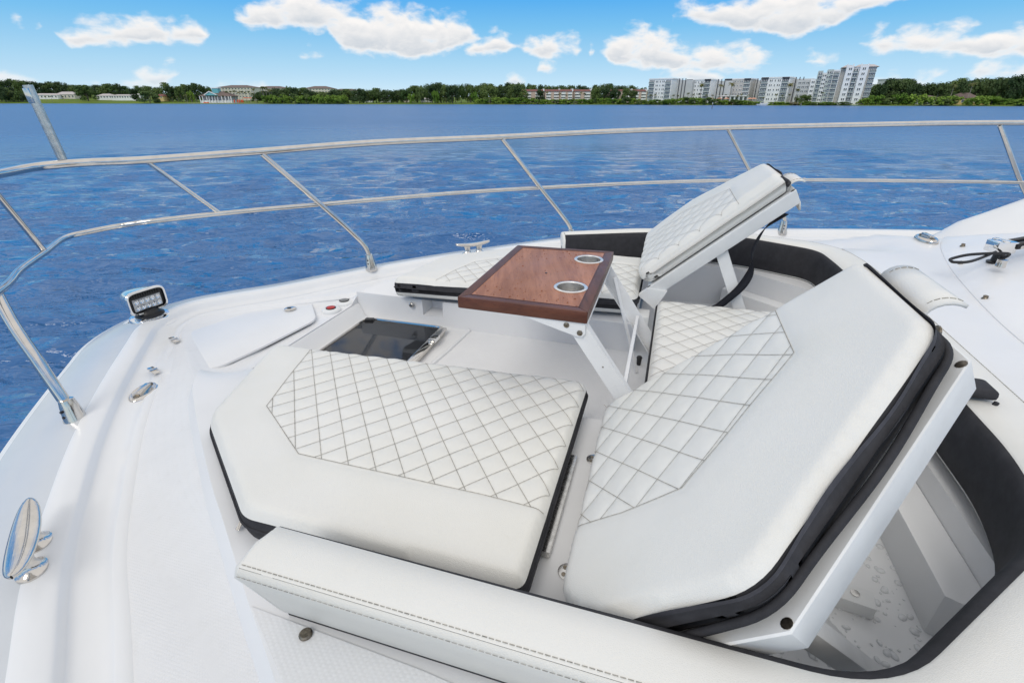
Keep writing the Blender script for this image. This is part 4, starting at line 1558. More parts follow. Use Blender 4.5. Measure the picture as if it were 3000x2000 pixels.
def anchor_lid():
    pts = [pf(452, 1108, -.945), pf(452, 1080, -.945), pf(520, 978, -.945), pf(600, 925, -.945), pf(740, 886, -.945), pf(910, 878, -.945), pf(928, 940, -.945), pf(780, 1016, -.945), pf(640, 1082, -.945)]
    fl, _ = fillet(pts, [.05, .02, .05, .06, .05, .05, .05, .05, .05])
    lid = MB().prism([W(p.x, p.y, -.946) for p in fl], (0, 0, .011), .004).build('anchor_locker_lid', 'gelcoat', BOAT, 40, 'white hinged anchor locker lid at the bow')
    c = Vector((sum(p.x for p in fl) / len(fl), sum(p.y for p in fl) / len(fl)))
    MB().prism([W(*(c + (p - c) * .95), -.975) for p in fl], (0, 0, .029)).build('gasket', 'rubber', lid)
    for x, y in ((511, 996), (450, 1086)):
        f, s = pf(x, y, -.928)
        u = (W(1, .35, 0) - W(0, 0, 0)).normalized()
        v = Vector((-u.y, u.x, 0))
        h = MB()
        h.box(W(f, s, -.926), u * .034, v * .011, (0, 0, .003), .002)
        h.tube([W(f, s, -.922) - v * .013, W(f, s, -.922) + v * .013], .005, 8)
        h.build('hinge', 'steel', lid)
    f, s = pf(850, 903, -.928)
    o = MB().lathe(W(f, s, -.932), (0, 0, 1), [(.028, 0), (.028, .004), (.022, .007), (.008, .006)], 20).build('latch', 'steel', lid)
    MB().box(W(f + .003, s - .003, -.925), (.008, 0, 0), (0, .006, 0), (0, 0, .0015)).build('latch_keyhole', 'black_plastic', lid)


anchor_lid()


def hatch():
    z = WELL_Z + .012
    t0 = [(1.40, 2.0), (.945, 2.01), (.935, 1.50), (1.40, 1.49)]
    fl, _ = fillet(t0, .06, 8)
    fr = MB()
    n = len(fl)
    c = Vector((1.17, 1.75))
    prof = [(1.0, -.012), (1.0, .008), (.985, .013), (.955, .013), (.945, .006)]
    rows = [[W(*(c + (p - c) * k), z + h) for p in fl] for k, h in prof]
    fr.grid(rows, True)
    root = fr.build('deck_hatch', 'steel', BOAT, 40, 'dark tinted deck hatch with polished steel frame')
    MB().prism([W(*(c + (p - c) * .947), z + .004) for p in fl], (0, 0, .003)).build('pane', 'hatch_glass', root)
    # what shows under the glass: a pale blind, a black sheet painting the cabin's darkness, two stays
    MB().prism([W(*q, z - .045) for q in ((1.385, 1.52), (1.385, 1.93), (1.10, 1.86), (1.07, 1.78), (1.03, 1.70), (.98, 1.66), (.98, 1.52))], (0, 0, -.004)).build('blind', 'blind_grey', root)
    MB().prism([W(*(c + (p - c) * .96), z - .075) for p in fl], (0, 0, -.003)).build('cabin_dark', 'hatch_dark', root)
    for p, q in (((1.36, 1.97), (1.30, 1.55)), ((1.40, 1.70), (1.06, 1.90))):
        MB().bar(W(*p, z - .02), W(*q, z - .025), .016, .008).build('stay', 'black_plastic', root)
    MB().box(W(1.365, 1.972, z + .006), (.022, 0, 0), (0, .016, 0), (0, 0, .011), .004).build('stay_pivot', 'black_plastic', root)
    # hinged bar and catch on the aft side
    MB().bar(W(.955, 1.98, z + .014), W(.945, 1.52, z + .014), .036, .012, (0, 0, 1), .004).build('hinge_bar', 'steel', root)
    f, s = .94, 1.84
    MB().box(W(f, s, z + .026), (W(.018, 0, 0) - W(0, 0, 0)), (W(0, .028, 0) - W(0, 0, 0)), (0, 0, .01), .006).build('catch', 'chrome', root)


def hatch_mats():
    m, g = new_mat('hatch_glass')
    pbr(g, (0.20, 0.21, 0.23), 0.03, trans=0.92, ior=1.3, spec=0.35)
    MAT['hatch_glass'] = m
    simple('blind_grey', (0.30, 0.31, 0.34), 0.8, var=0.06, nscale=12)


hatch_mats()
hatch()


def stadium(f, s, z, L, Wd, ang, n=20):
    out = []
    for k in range(n):
        a = 2 * math.pi * k / n
        x, y = math.cos(a) * L, math.sin(a) * Wd
        out.append(W(f + x * math.cos(ang) - y * math.sin(ang), s + x * math.sin(ang) + y * math.cos(ang), z))
    return out


def popup_cleat(f, s, z, L, Wd, ang, label, sc=1.0):
    rows = []
    for k, h in ((1.0, 0), (1.0, .008), (.93, .015), (.80, .018), (.70, .017)):
        rows.append(stadium(f, s, z + h * sc, L * k, Wd * k, ang))
    m = MB().grid(rows, True)
    m.f.append(tuple(range(len(m.v) - 20, len(m.v))))
    o = m.build('flush_cleat', 'steel', BOAT, 40, label)
    c = MB()
    u = Vector((math.cos(ang), math.sin(ang)))
    c.bar(W(f - u.x * L * .55, s - u.y * L * .55, z + .022 * sc), W(f + u.x * L * .55, s + u.y * L * .55, z + .022 * sc), Wd * .5, .012 * sc, (0, 0, 1), .004)
    c.build('cleat_bar', 'steel', o)
    for k in (-1, 1):
        MB().lathe(W(f + u.x * L * .62 * k, s + u.y * L * .62 * k, z + .014 * sc), (0, 0, 1), [(.011 * sc, 0), (.011 * sc, .006 * sc), (.006 * sc, .006 * sc)], 10).build('bolt_head', 'bronze_screw', o)


popup_cleat(*pf(424, 1155, -.955), -.955, .068, .040, 1.15, 'oval flush steel cleat on the near side of the bow deck')
popup_cleat(*pf(966, 866, -.945), -.945, .062, .036, -.6, 'oval flush steel cleat on the far side of the bow deck')


def foot_switch(x, y, cap, label):
    f, s = pf(x, y, -.945)
    o = MB().lathe(W(f, s, -.955), (0, 0, 1), [(.047, 0), (.047, .010), (.043, .014), (.036, .017), (.024, .017)], 24).build('foot_switch', 'white_plastic', BOAT, 40, label)
    MB().lathe(W(f, s, -.938), (0, 0, 1), [(.021, 0), (.021, .005), (.012, .008)], 18).build('button', cap, o)
    MB().lathe(W(f, s, -.938), (0, 0, 1), [(.0245, 0), (.0245, .004), (.0205, .0042)], 18).build('button_ring', 'black_plastic', o)


foot_switch(970, 906, 'red_cap', 'round white foot switch with red button')
foot_switch(1009, 884, 'grey_cap', 'round white foot switch with grey button')


def cleat(p, q, z0, hgt, label, mat='steel'):
    """horn cleat between boat points p and q"""
    P, Q = W(*p, z0 + hgt), W(*q, z0 + hgt)
    d = Q - P
    L = d.length
    u = d.normalized()
    v = Vector((-u.y, u.x, 0))
    rows = []
    for t, w in [((1 - math.cos(math.pi * k / 16)) / 2, max(.028 * math.sin(math.pi * k / 16) ** .8, .002)) for k in range(17)]:
        c = P + d * t + Vector((0, 0, .012 * (abs(t - .5) * 2) ** 2))
        rows.append([c + v * w * math.cos(a) + Vector((0, 0, .011 * (.4 + w / .05))) * math.sin(a) for a in [2 * math.pi * k / 20 for k in range(20)]])
    root = MB().grid(rows, True).build('cleat', mat, BOAT, 50, label)
    for t in (.33, .67):
        c = P + d * t
        rows = []
        for h, r in ((0, .036), (.006, .036), (.012, .024), (hgt * .5, .017), (hgt - .004, .022)):
            rows.append([Vector((c.x, c.y, CZ + z0 + h)) + (u * math.cos(a) * r * 1.0 + v * math.sin(a) * r * .8) for a in [2 * math.pi * k / 16 for k in range(16)]])
        MB().grid(rows, True).build('cleat_foot', mat, root, 50)
    return root


cleat((1.155, .345), (1.365, .505), -.928, .058, 'large polished steel cleat on the near gunwale')
cleat((1.20, 2.735), (1.03, 2.885), -.872, .058, 'small looking steel cleat on the far gunwale')


def bow_rail():
    top = [(-3.2, 4.42, -.13), (-2.035, 4.247, -.135), (-1.342, 4.10, -.146), (-.345, 3.823, -.168), (.371, 3.481, -.184), (.987, 2.985, -.2), (1.518, 2.47, -.206), (1.883, 2.03, -.222), (2.192, 1.70, -.236), (2.33, 1.56, -.236),
           (2.365, 1.46, -.235), (2.357, 1.36, -.235), (2.274, 1.209, -.235), (2.10, 1.0, -.225), (1.75, .62, -.21), (1.3, .22, -.2), (.6, -.33, -.19), (-.3, -.8, -.17), (-1.6, -1.15, -.15)]
    mid = [(-3.2, 4.44, -.50), (-2.297, 4.277, -.5), (-.511, 3.874, -.504), (.929, 3.038, -.506), (1.73, 2.217, -.495), (2.037, 1.87, -.492), (2.245, 1.68, -.502), (2.36, 1.60, -.515), (2.40, 1.50, -.52), (2.388, 1.391, -.52), (2.226, 1.211, -.52),
           (2.073, 1.041, -.52), (1.901, .885, -.52), (1.5, .45, -.51), (.6, -.33, -.50), (-.3, -.8, -.49), (-1.6, -1.15, -.48)]
    root = MB().tube(catmull([W(*p) for p in top], 10), .0195, 14, True, .85).build('bow_rail', 'steel', BOAT, 60, 'polished steel bow rail curving round the foredeck')
    MB().tube(catmull([W(*p) for p in mid], 10), .0115, 12).build('mid_rail', 'steel', root, 60)

    def stanchion(pts, r, foot=True):
        P = [W(*p) for p in pts]
        MB().tube(catmull(P, 8) if len(P) > 2 else P, r, 12).build('stanchion', 'steel', root, 60)
        if foot:
            b, up = P[-1], (P[-2] - P[-1]).normalized()
            o = MB().lathe(b - Vector((0, 0, .012)), (up + Vector((0, 0, 1.0))).normalized(), [(.034, 0), (.034, .012), (.030, .03), (.024, .075), (.020, .095), (.016, .096)], 18).build('stanchion_foot', 'steel', root, 40)
            side = Vector((SDX, SDY, 0)) * -1
            for k in (.045, .065):
                MB().lathe(b + Vector((0, 0, k - .012)) + side * .024 - Vector((.0, 0, 0)), side, [(.0045, 0), (.0045, .006)], 8).build('set_screw', 'black_plastic', o)
    stanchion([(1.875, 2.035, -.235), (1.72, 2.21, -.50), (1.63, 2.31, -.66), (1.585, 2.358, -.76), (1.575, 2.368, -.875)], .0135)
    stanchion([(.975, 2.99, -.21), (.76, 3.15, -.52), (.65, 3.24, -.68), (.59, 3.285, -.78), (.58, 3.289, -.875)], .0135)
    stanchion([(-.345, 3.823, -.18), (-.60, 3.885, -.52), (-.76, 3.92, -.68), (-.835, 3.937, -.76), (-.842, 3.939, -.862)], .0135)
    stanchion([(-2.02, 4.243, -.15), (-2.28, 4.28, -.5), (-2.45, 4.30, -.70), (-2.5, 4.30, -.85)], .0135)
    stanchion([(2.06, .95, -.225), (1.89, .868, -.57), (1.80, .845, -.74), (1.735, .835, -.90), (1.73, .834, -.935)], .0165)
    stanchion([(2.192, 1.70, -.245), (2.045, 1.865, -.488)], .0095, False)
    stanchion([(2.18, 1.11, -.235), (2.235, 1.218, -.515)], .0105, False)
    stanchion([(.6, -.33, -.2), (.45, -.36, -.55), (.40, -.36, -.93)], .0135)
    # jack staff standing on the rail at the bow
    b = W(2.385, 1.495, -.232)
    t = W(2.395, 1.478, .050)
    d = (t - b).normalized()
    st = MB().tube([b, b.lerp(t, .5), t], [.0165, .0165, .0165], 14).build('jack_staff', 'steel_brushed', root, 50, 'short scratched steel staff standing on the rail at the bow')
    MB().lathe(b - Vector((0, 0, .012)), (0, 0, 1), [(.030, 0), (.030, .010), (.019, .014), (.019, .02)], 16).build('staff_base', 'steel', root)
    w = d.cross(Vector((0, 1, 0))).normalized()
    MB().bar(b + d * .22 - Vector((0, .017, 0)), b + d * .272 - Vector((0, .017, 0)), .022, .006, (0, 1, 0), .002).build('staff_plate', 'steel', st)


bow_rail()


def spotlight():
    f, s = pf(446, 938, -.93)
    c = W(f, s, -.93)
    root = MB().lathe(c - Vector((0, 0, .012)), (0, 0, 1), [(.118, 0), (.116, .012), (.10, .018), (.098, .018)], 32).build('spotlight', 'gelcoat', BOAT, 40, 'chrome deck spotlight with black lamp face at the bow')
    MB().lathe(c + Vector((0, 0, .006)), (0, 0, 1), [(.084, 0), (.086, .010), (.082, .020), (.064, .026)], 32).build('base_ring', 'chrome', root)
    MB().lathe(c + Vector((0, 0, .0)), (0, 0, 1), [(.090, 0), (.090, .009), (.086, .0095)], 32).build('base_gasket', 'rubber', root)
    MB().lathe(c + Vector((0, 0, .032)), (0, 0, 1), [(.060, 0), (.058, .006), (.046, .012), (.040, .024), (.03, .030)], 28).build('turntable', 'black_plastic', root)
    # lamp head: axis points astern and to port, towards the camera's right
    ax = Vector((.93, -.42, -.03)).normalized()
    rt = Vector((-ax.y, ax.x, 0)).normalized() * -1
    rt = ax.cross(Vector((0, 0, 1))).normalized()
    up = rt.cross(ax).normalized()
    o = c + Vector((0, 0, .104)) - ax * .02

    K = .84

    def rr(d, w, h, e, n=32):
        d, w, h = d * K, w * K, h * K
        out = []
        for k in range(n):
            a = 2 * math.pi * k / n
            ca, sa = math.cos(a), math.sin(a)
            x = math.copysign(abs(ca) ** e, ca) * w
            y = math.copysign(abs(sa) ** e, sa) * h
            out.append(o + ax * d + rt * x + up * y)
        return out
    hd = MB().grid([rr(-.125, .012, .01, 1), rr(-.118, .04, .028, .9), rr(-.095, .062, .042, .8), rr(-.05, .082, .052, .7), rr(.0, .094, .060, .55), rr(.03, .100, .064, .45)], True)
    hd.f.append(tuple(range(32)))
    hd.build('lamp_housing', 'chrome', root, 50)
    MB().grid([rr(.03, .100, .064, .45), rr(.045, .104, .068, .42), rr(.052, .100, .064, .40), rr(.050, .092, .056, .38)], True).build('bezel', 'chrome', root, 50)
    fc = MB().grid([rr(.050, .093, .057, .38), rr(.038, .090, .054, .36)], True)
    fc.f.append(tuple(range(32, 64)))
    fc.build('lamp_face', 'black_plastic', root, 50)
    for k in range(12):
        x = (-.070 + k * .0127) * K
        MB().bar(o + ax * .040 * K + rt * x + up * .030 * K, o + ax * .040 * K + rt * x + up * .050 * K, .004, .006, ax).build('fin', 'black_plastic', root)
    MB().box(o + ax * .040 * K - up * .012 * K, rt * .074 * K, up * .034 * K, ax * .003, .002).build('lens', 'lens_grey', root)
    for r_ in range(2):
        for k in range(5):
            p = o + ax * .0425 * K + rt * (-.056 + k * .028) * K + up * (.006 - r_ * .034) * K
            MB().lathe(p, ax, [(.0105, 0), (.0098, .003), (.005, .0005), (.003, .003)], 14).build('reflector', 'chrome', root)
    MB().box(o + ax * .01 - up * .060, rt * .036, up * .008, ax * .024, .003).build('yoke', 'black_plastic', root)


spotlight()


# ------------------------------------------------------------------ cushioned coaming round the aft part of the lounge
def coaming():
    cor = [((.600, .508), 0, .110, .006), ((-.372, .522), .10, .115, .016), ((-.735, .905), .12, .155, .020), ((-.79, 1.12), .2, .165, .012), ((-.812, 2.55), .15, .165, .010), ((-.785, 2.83), .08, .16, .010), ((-.42, 3.02), .12, .12, .010), ((0.0, 3.0), .25, .10, .010), ((.52, 2.76), 0, .08, .010)]
    P, Wd, Ln = [], [], []
    for i, (c, r, w, l) in enumerate(cor):
        c = Vector((c[0], c[1], 0))
        if r == 0:
            P.append(c)
        else:
            a, b = Vector((*cor[i - 1][0], 0)), Vector((*cor[i + 1][0], 0))
            r = min(r, (a - c).length * .45, (b - c).length * .45)
            s_, e_ = c + (a - c).normalized() * r, c + (b - c).normalized() * r
            P += [s_ * (1 - k) ** 2 + c * 2 * k * (1 - k) + e_ * k * k for k in [j / 8 for j in range(9)]]
        while len(Wd) < len(P):
            Wd.append(Vector((w, 0, 0)))
            Ln.append(Vector((l, 0, 0)))
    P2, W2, L2 = [P[0]], [Wd[0]], [Ln[0]]
    for i in range(1, len(P)):
        k = max(1, int((P[i] - P[i - 1]).length / .04))
        for j in range(1, k + 1):
            P2.append(P[i - 1].lerp(P[i], j / k))
            W2.append(Wd[i - 1].lerp(Wd[i], j / k))
            L2.append(Ln[i - 1].lerp(Ln[i], j / k))
    P, Wd, Ln = P2, W2, L2
    n = len(P)
    root = thing('coaming_bolster', 'long white vinyl bolster with charcoal inner lining round the aft lounge', 'bolster', tuple(W(-.2, .45, -.9)))
    nor = []
    for i in range(n):
        t = (P[min(i + 1, n - 1)] - P[max(i - 1, 0)]).normalized()
        nor.append(Vector((t.y, -t.x, 0)) * -1 if False else Vector((t.y, -t.x, 0)))
    # outward is away from the middle of the lounge
    ctr = Vector((-.1, 1.75, 0))
    if (nor[n // 2]).dot(P[n // 2] - ctr) < 0:
        nor = [-q for q in nor]
    # keep the near side outward too

    def zt(s):
        return -.70 + .0 * s

    def ring(o, z, k=0.0, j=0.0):
        return [W(P[i].x + nor[i].x * (o + k * Wd[i].x + j * Ln[i].x), P[i].y + nor[i].y * (o + k * Wd[i].x + j * Ln[i].x), z) for i in range(n)]
    MB().grid([ring(.012, -.868), ring(.0, -.855), ring(-.003, -.80), ring(-.001, -.73), ring(.002, -.712, 0, .1), ring(.003, -.704, 0, .5), ring(.004, -.701, 0, 1)]).build('lining', 'charcoal', root, 60)
    MB().grid([ring(.003, -.702, 0, 1), ring(.007, -.697, 0, 1), ring(0, -.692, .5), ring(-.020, -.694, 1), ring(-.006, -.698, 1)]).build('top_panel', 'vinyl', root, 60)
    MB().grid([ring(-.006, -.699, 1), ring(.002, -.704, 1), ring(.003, -.715, 1), ring(-.014, -.76, 1), ring(-.036, -.82, 1), ring(-.058, -.882, 1), ring(-.066, -.890, 1)]).build('outer_panel', 'vinyl_shaded', root, 60)
    MB().grid([ring(-.066, -.889, 1), ring(-.067, -.904, 1), ring(-.02, -.903, .5)]).build('shadow_strip', 'charcoal', root, 60)  # dark strip painted as the shadow gap under the bolster
    for nm, o, z in (('stitching', -.011, -.6955), ('seam_thread', .0045, -.706)):
        pts = ring(o, z, 1)
        m = MB()
        for a, b in zip(pts, pts[1:]):
            k = max(1, int((b - a).length / .009))
            for j in range(k):
                q0, q1 = a.lerp(b, (j + .12) / k), a.lerp(b, (j + .88) / k)
                m.bar(q0, q1, .0011 if o < 0 else .0007, .0010)
        m.build(nm, 'thread', root)
    MB().tube(ring(.010, -.862), .005, 6).build('lower_piping', 'vinyl', root)
    # rounded front ends
    for e in (0, n - 1):
        pr = [(0.012, -.868, 0), (0, -.855, 0), (-.004, -.80, 0), (-.002, -.73, 0), (.016, -.703, 0), (.036, -.698, 0), (0, -.692, .5), (-.006, -.698, 1), (.003, -.715, 1), (-.014, -.76, 1), (-.058, -.882, 1), (-.066, -.89, 1)]
        t = (P[1] - P[0]).normalized() * -1 if e == 0 else (P[-1] - P[-2]).normalized()
        rows = []
        for d, sc in ((0, 1), (.005, .99), (.010, .965), (.013, .90), (.014, .2)):
            row = []
            for o, z, k in pr:
                oo = o + k * Wd[e].x
                oo = Wd[e].x * .45 + (oo - Wd[e].x * .45) * sc
                zz = -.79 + (z + .79) * sc
                row.append(W(P[e].x + nor[e].x * oo + t.x * d, P[e].y + nor[e].y * oo + t.y * d, zz))
            rows.append(row)
        MB().grid(rows).build('end_cap', 'vinyl', root, 60)
    # charcoal pull loop on the aft lining
    f0, s0 = -.80, 1.66
    f0, s0 = pf(2826, 1150, -.69)
    ff = W(1, 0, 0) - W(0, 0, 0)
    ss = W(0, 1, 0) - W(0, 0, 0)
    o = MB().box(W(f0, s0, -.672), ff * .052, ss * .040, (0, 0, .013), .012).build('pull_loop', 'charcoal', root, 70)
    arc = [W(f0 + .05 * math.cos(a), s0 - .040, -.685 - .035 * math.sin(a)) for a in [math.pi * k / 10 for k in range(11)]]
    MB().tube(arc, .006, 8).build('loop_piping', 'charcoal', o, 60)
    return root


coaming()


# ------------------------------------------------------------------ cushions
def frame_flat(z):
    return lambda a, b, h: W(a, b, z + h)


def frame_tilt(f0, z0, th):
    c, s = math.cos(th), math.sin(th)
    return lambda a, b, h: W(f0 - a * c + h * s, b, z0 + a * s + h * c)


def clip_line(p, d, poly):
    """pieces of the infinite line p + t d inside polygon"""
    ts = []
    m = len(poly)
    for i in range(m):
        a, b = Vector(poly[i]), Vector(poly[(i + 1) % m])
        e = b - a
        den = d.x * e.y - d.y * e.x
        if abs(den) < 1e-9:
            continue
        w = a - p
        t = (w.x * e.y - w.y * e.x) / den
        u = (w.x * d.y - w.y * d.x) / den
        if 0 <= u < 1:
            ts.append(t)
    ts.sort()
    return [(ts[i], ts[i + 1]) for i in range(0, len(ts) - 1, 2)]


def cushion(root, fr, poly, rad, thick, dark_edges, quilt=None, slope=1.2, pitch=.077, phase=0.0, open_edges=(), step=.011, edge_r=.030, zip_wave=False, white_low=(), taper=0.0):
    """padded cushion; fr maps (a, b, h) to the world, top surface at h = 0"""
    out, src = fillet(poly, rad, 6)
    out, src = densify(out, .018, src)
    O = np.array([(p.x, p.y) for p in out])
    mn, mx = O.min(0), O.max(0)
    ga = np.arange(mn[0], mx[0], step)
    gb = np.arange(mn[1], mx[1], step * .9)
    gp = []
    for j, b in enumerate(gb):
        off = step * .5 if j % 2 else 0
        gp += [(a + off, b) for a in ga]
    G = np.array(gp)
    G = G[inside(G, O)]
    G = G[seg_dist(G, O) > .007]
    lines = []
    reg = None
    if quilt:
        reg = [Vector(p) for p in quilt]
        qa = np.array([(p.x, p.y) for p in reg])
        c = qa.mean(0)
        for sg in (1, -1):
            d = Vector((1, sg * slope)).normalized()
            for k in range(-40, 41):
                p = Vector((c[0] + k * pitch + phase, c[1]))
                for t0, t1 in clip_line(p, d, reg):
                    if t1 - t0 > .012:
                        lines.append((p + d * t0, p + d * t1))
    if quilt:
        LP = []
        for a, b in lines + [(reg[i], reg[(i + 1) % len(reg)]) for i in range(len(reg)) if i not in open_edges]:
            k = max(2, int((b - a).length / .010))
            LP += [tuple(a.lerp(b, j / k)) for j in range(k + 1)]
        LP = np.array(LP)
        keep = inside(LP, O) & (seg_dist(LP, O) > .003)
        LP = LP[keep]
        gd = np.full(len(G), 1.0)
        for a, b in lines:
            gd = np.minimum(gd, seg_dist(G, np.array([(a.x, a.y), (b.x, b.y)]), False))
        for i in range(len(reg)):
            if i not in open_edges:
                a, b = reg[i], reg[(i + 1) % len(reg)]
                gd = np.minimum(gd, seg_dist(G, np.array([(a.x, a.y), (b.x, b.y)]), False))
        G = np.concatenate([G[gd > .0045], LP])
    V, Fs = cdt([tuple(p) for p in O], (), G)

    def height(Pn):
        d = seg_dist(Pn, O)
        x = np.clip(d / edge_r, 0, 1)
        h = -edge_r * .85 * (1 - np.sqrt(np.clip(1 - (1 - x) ** 2, 0, 1)))
        h = h + .006 * np.clip(d / .15, 0, 1) - .006
        if quilt:
            g = np.full(len(Pn), 1.0)
            for a, b in lines:
                g = np.minimum(g, seg_dist(Pn, np.array([(a.x, a.y), (b.x, b.y)]), False))
            inn = inside(Pn, qa)
            bd = np.full(len(Pn), 1.0)
            for i in range(len(qa)):
                if i not in open_edges:
                    bd = np.minimum(bd, seg_dist(Pn, np.array([qa[i], qa[(i + 1) % len(qa)]]), False))
            for e in open_edges:
                pass
            g2 = np.where(inn, g, np.minimum(bd, 1.0))
            gg = np.minimum(g2, bd)
            puff = .0042 * np.clip(gg / .028, 0, 1) ** .6
            h = h + puff - .0042
        h = h + .0012 * np.sin(Pn[:, 0] * 23 + 1.3) * np.sin(Pn[:, 1] * 19 + .7)
        return h
    H = height(V)
    MB().add([fr(a, b, h) for (a, b), h in zip(V, H)], Fs).build('cushion_top', 'vinyl', root, 80)
    # sides
    n = len(out)
    h0 = float(height(O).mean())
    nrm = []
    for i in range(n):
        t = (out[(i + 1) % n] - out[i - 1]).normalized()
        nrm.append(Vector((t.y, -t.x)))
    area = sum(out[i].x * out[(i + 1) % n].y - out[(i + 1) % n].x * out[i].y for i in range(n))
    if area < 0:
        nrm = [-q for q in nrm]
    HO = height(O)

    def pt(i, o, h):
        i %= n
        return fr(out[i].x + nrm[i].x * o, out[i].y + nrm[i].y * o, h)
    levels = [(0, None), (.003, .12), (.004, .4), (.001 - taper * .4, .7), (-.003 - taper * .8, .92), (-.008 - taper, 1.0)]
    band = {True: MB(), False: MB()}
    for i in range(n):
        dk = src[i] in dark_edges
        j = (i + 1) % n
        for (o0, l0), (o1, l1) in zip(levels, levels[1:]):
            ha = HO[i] if l0 is None else HO[i] * (1 - l0) - thick * l0
            hb = HO[j] if l0 is None else HO[j] * (1 - l0) - thick * l0
            hc, hd = HO[j] * (1 - l1) - thick * l1, HO[i] * (1 - l1) - thick * l1
            is_d = dk and not (src[i] in white_low and l0 is not None and l0 >= .7)
            band[is_d].add([pt(i, o0, ha), pt(j, o0, hb), pt(j, o1, hc), pt(i, o1, hd)], [(0, 1, 2, 3)])
    for dk, nm, mt in ((True, 'side_band', 'charcoal'), (False, 'side_panel', 'vinyl')):
        if band[dk].f:
            o = band[dk].build(nm, mt, root, 60)
            bm = bmesh.new()
            bm.from_mesh(o.data)
            bmesh.ops.remove_doubles(bm, verts=bm.verts, dist=1e-5)
            bm.to_mesh(o.data)
            bm.free()
    MB().add([pt(i, -.008 - taper, -thick) for i in range(n)], [tuple(range(n))]).build('underside', 'charcoal', root)
    # threads
    if quilt:
        th = MB()

        def ribbon(a, b, w=.00075):
            k = max(2, int((b - a).length / .012))
            Q = np.array([tuple(a.lerp(b, j / k)) for j in range(k + 1)])
            hh = height(Q) + .0018
            d = (b - a).normalized()
            m = Vector((-d.y, d.x)) * w
            rows = [[fr(q[0] - m.x, q[1] - m.y, z) for q, z in zip(Q, hh)], [fr(q[0] + m.x, q[1] + m.y, z) for q, z in zip(Q, hh)]]
            th.grid(rows)
        for a, b in lines:
            ribbon(a, b)
        m = len(reg)
        for i in range(m):
            if i in open_edges:
                continue
            ribbon(reg[i], reg[(i + 1) % m], .0009)
        th.build('stitching', 'thread', root)
    # zip and seam on the dark sides
    zp, sm = MB(), MB()
    run = []
    for i in range(n + 1):
        if i < n and src[i] in dark_edges:
            run.append(i)
        else:
            if len(run) > 3:
                run2 = run + [(run[-1] + 1) % n]
                hz = [-.55 * thick + (.006 * math.sin(k * .33) if zip_wave else .0015 * math.sin(k * .3)) for k in range(len(run2))]
                zp.tube([pt(i2, .005 - taper * .35, z) for i2, z in zip(run2, hz)], .0035, 6)
                if zip_wave:
                    zp.tube([pt(i2, .004 + .003 * math.sin(k2 * .21), -.80 * thick + .003 * math.sin(k2 * .27 + 1)) for k2, i2 in enumerate(run2)], .007, 8)
                sm.grid([[pt(i2, .0055 - taper * .25, z + .012) for i2, z in zip(run2, hz)], [pt(i2, .0060, z + .026) for i2, z in zip(run2, hz)]])
            run = []
    if zp.f:
        zp.build('zipper_edge', 'charcoal', root, 60)
        if zip_wave:
            sm.build('zipper_tape', 'zipper_tape', root, 60)
    return out


# near seat cushion (port, forward)
t = thing('seat_cushion', 'near white quilted seat cushion with charcoal sides beside the deck hatch', 'cushion', tuple(W(.7, .95, -.9)), 'white quilted lounge cushions')
A_POLY = [(.16, .590), (.80, .585), (1.172, .850), (1.318, 1.290), (.16, 1.362)]
cushion(t, frame_flat(-.795), A_POLY, [.03, .03, .05, .06, .04], .10, {0, 1, 4}, [(.165, .779), (.799, .776), (1.031, .929), (1.150, 1.288), (1.143, 1.296), (.165, 1.358)], 1.22, .077, 0.0, (3, 4, 5))
MB().bar(WP(714, 1516, -.872), WP(694, 1552, -.885), .010, .003, (0, 0, 1), .001).build('zip_pull', 'steel', t)
# far seat cushion (starboard, forward)
t = thing('seat_cushion', 'far white quilted seat cushion with charcoal edge behind the table', 'cushion', tuple(W(.7, 2.4, -.87)), 'white quilted lounge cushions')
E_POLY = [(1.215, 1.985), (1.12, 2.40), (.82, 2.66), (.07, 2.68), (.045, 2.08)]
cushion(t, frame_flat(-.765), [(.06, 2.09), (.06, 2.70), (.80, 2.70), (1.13, 2.42), (1.215, 1.985)], [.05, .04, .05, .05, .03], .10, {4, 0}, [(.07, 2.10), (.07, 2.52), (.72, 2.52), (.92, 2.33), (1.0, 2.02)], 1.22, .085, 0.0, (0, 4), white_low={4})

TH = math.radians(42.5)


def backrest(label, fr, poly, rad, quilt, dark, inner, floor_f, strut_s, flap_s, mirror):
    f0, s0 = 0.0, poly[0][1]
    root = thing('backrest', label, 'backrest', tuple(fr(0.1, (poly[0][1] + poly[1][1]) / 2, -.2)), 'folding lounge backrests')
    cushion(root, fr, poly, rad, .092, dark, quilt, 1.12, .10, 0.02, (0, 1) if not mirror else (0, 4), .011, .026, True, (), .014)
    # white moulded board under the cushion
    c = Vector((sum(p[0] for p in poly) / len(poly), sum(p[1] for p in poly) / len(poly)))
    ex = []
    for p in poly:
        q = Vector(p) - c
        ex.append(c + q + q.normalized() * (.014 if p[0] > .05 else .002))
    b = MB()
    nn = len(ex)
    lv = []
    for h, k in ((-.098, -.003), (-.101, 0.0), (-.152, -.016), (-.156, -.021)):
        lv.append([fr(*(p + (p - c).normalized() * k), h) for p in ex])
    b.grid(lv, True)
    b.f.append(tuple(range(nn)))
    b.f.append(tuple(3 * nn + i for i in range(nn)))
    board = b.build('board', 'white_plastic', root, 40)
    up = (fr(0, 0, 1) - fr(0, 0, 0)).normalized()
    for i in range(len(ex)):
        p = ex[i]
        q = c + (p - c).normalized() * ((p - c).length - .014)
        MB().lathe(fr(q.x, q.y, -.0985), up, [(.009, 0), (.009, .0015), (.004, .0018)], 12).build('screw', 'bronze_screw', board)
    return root, up


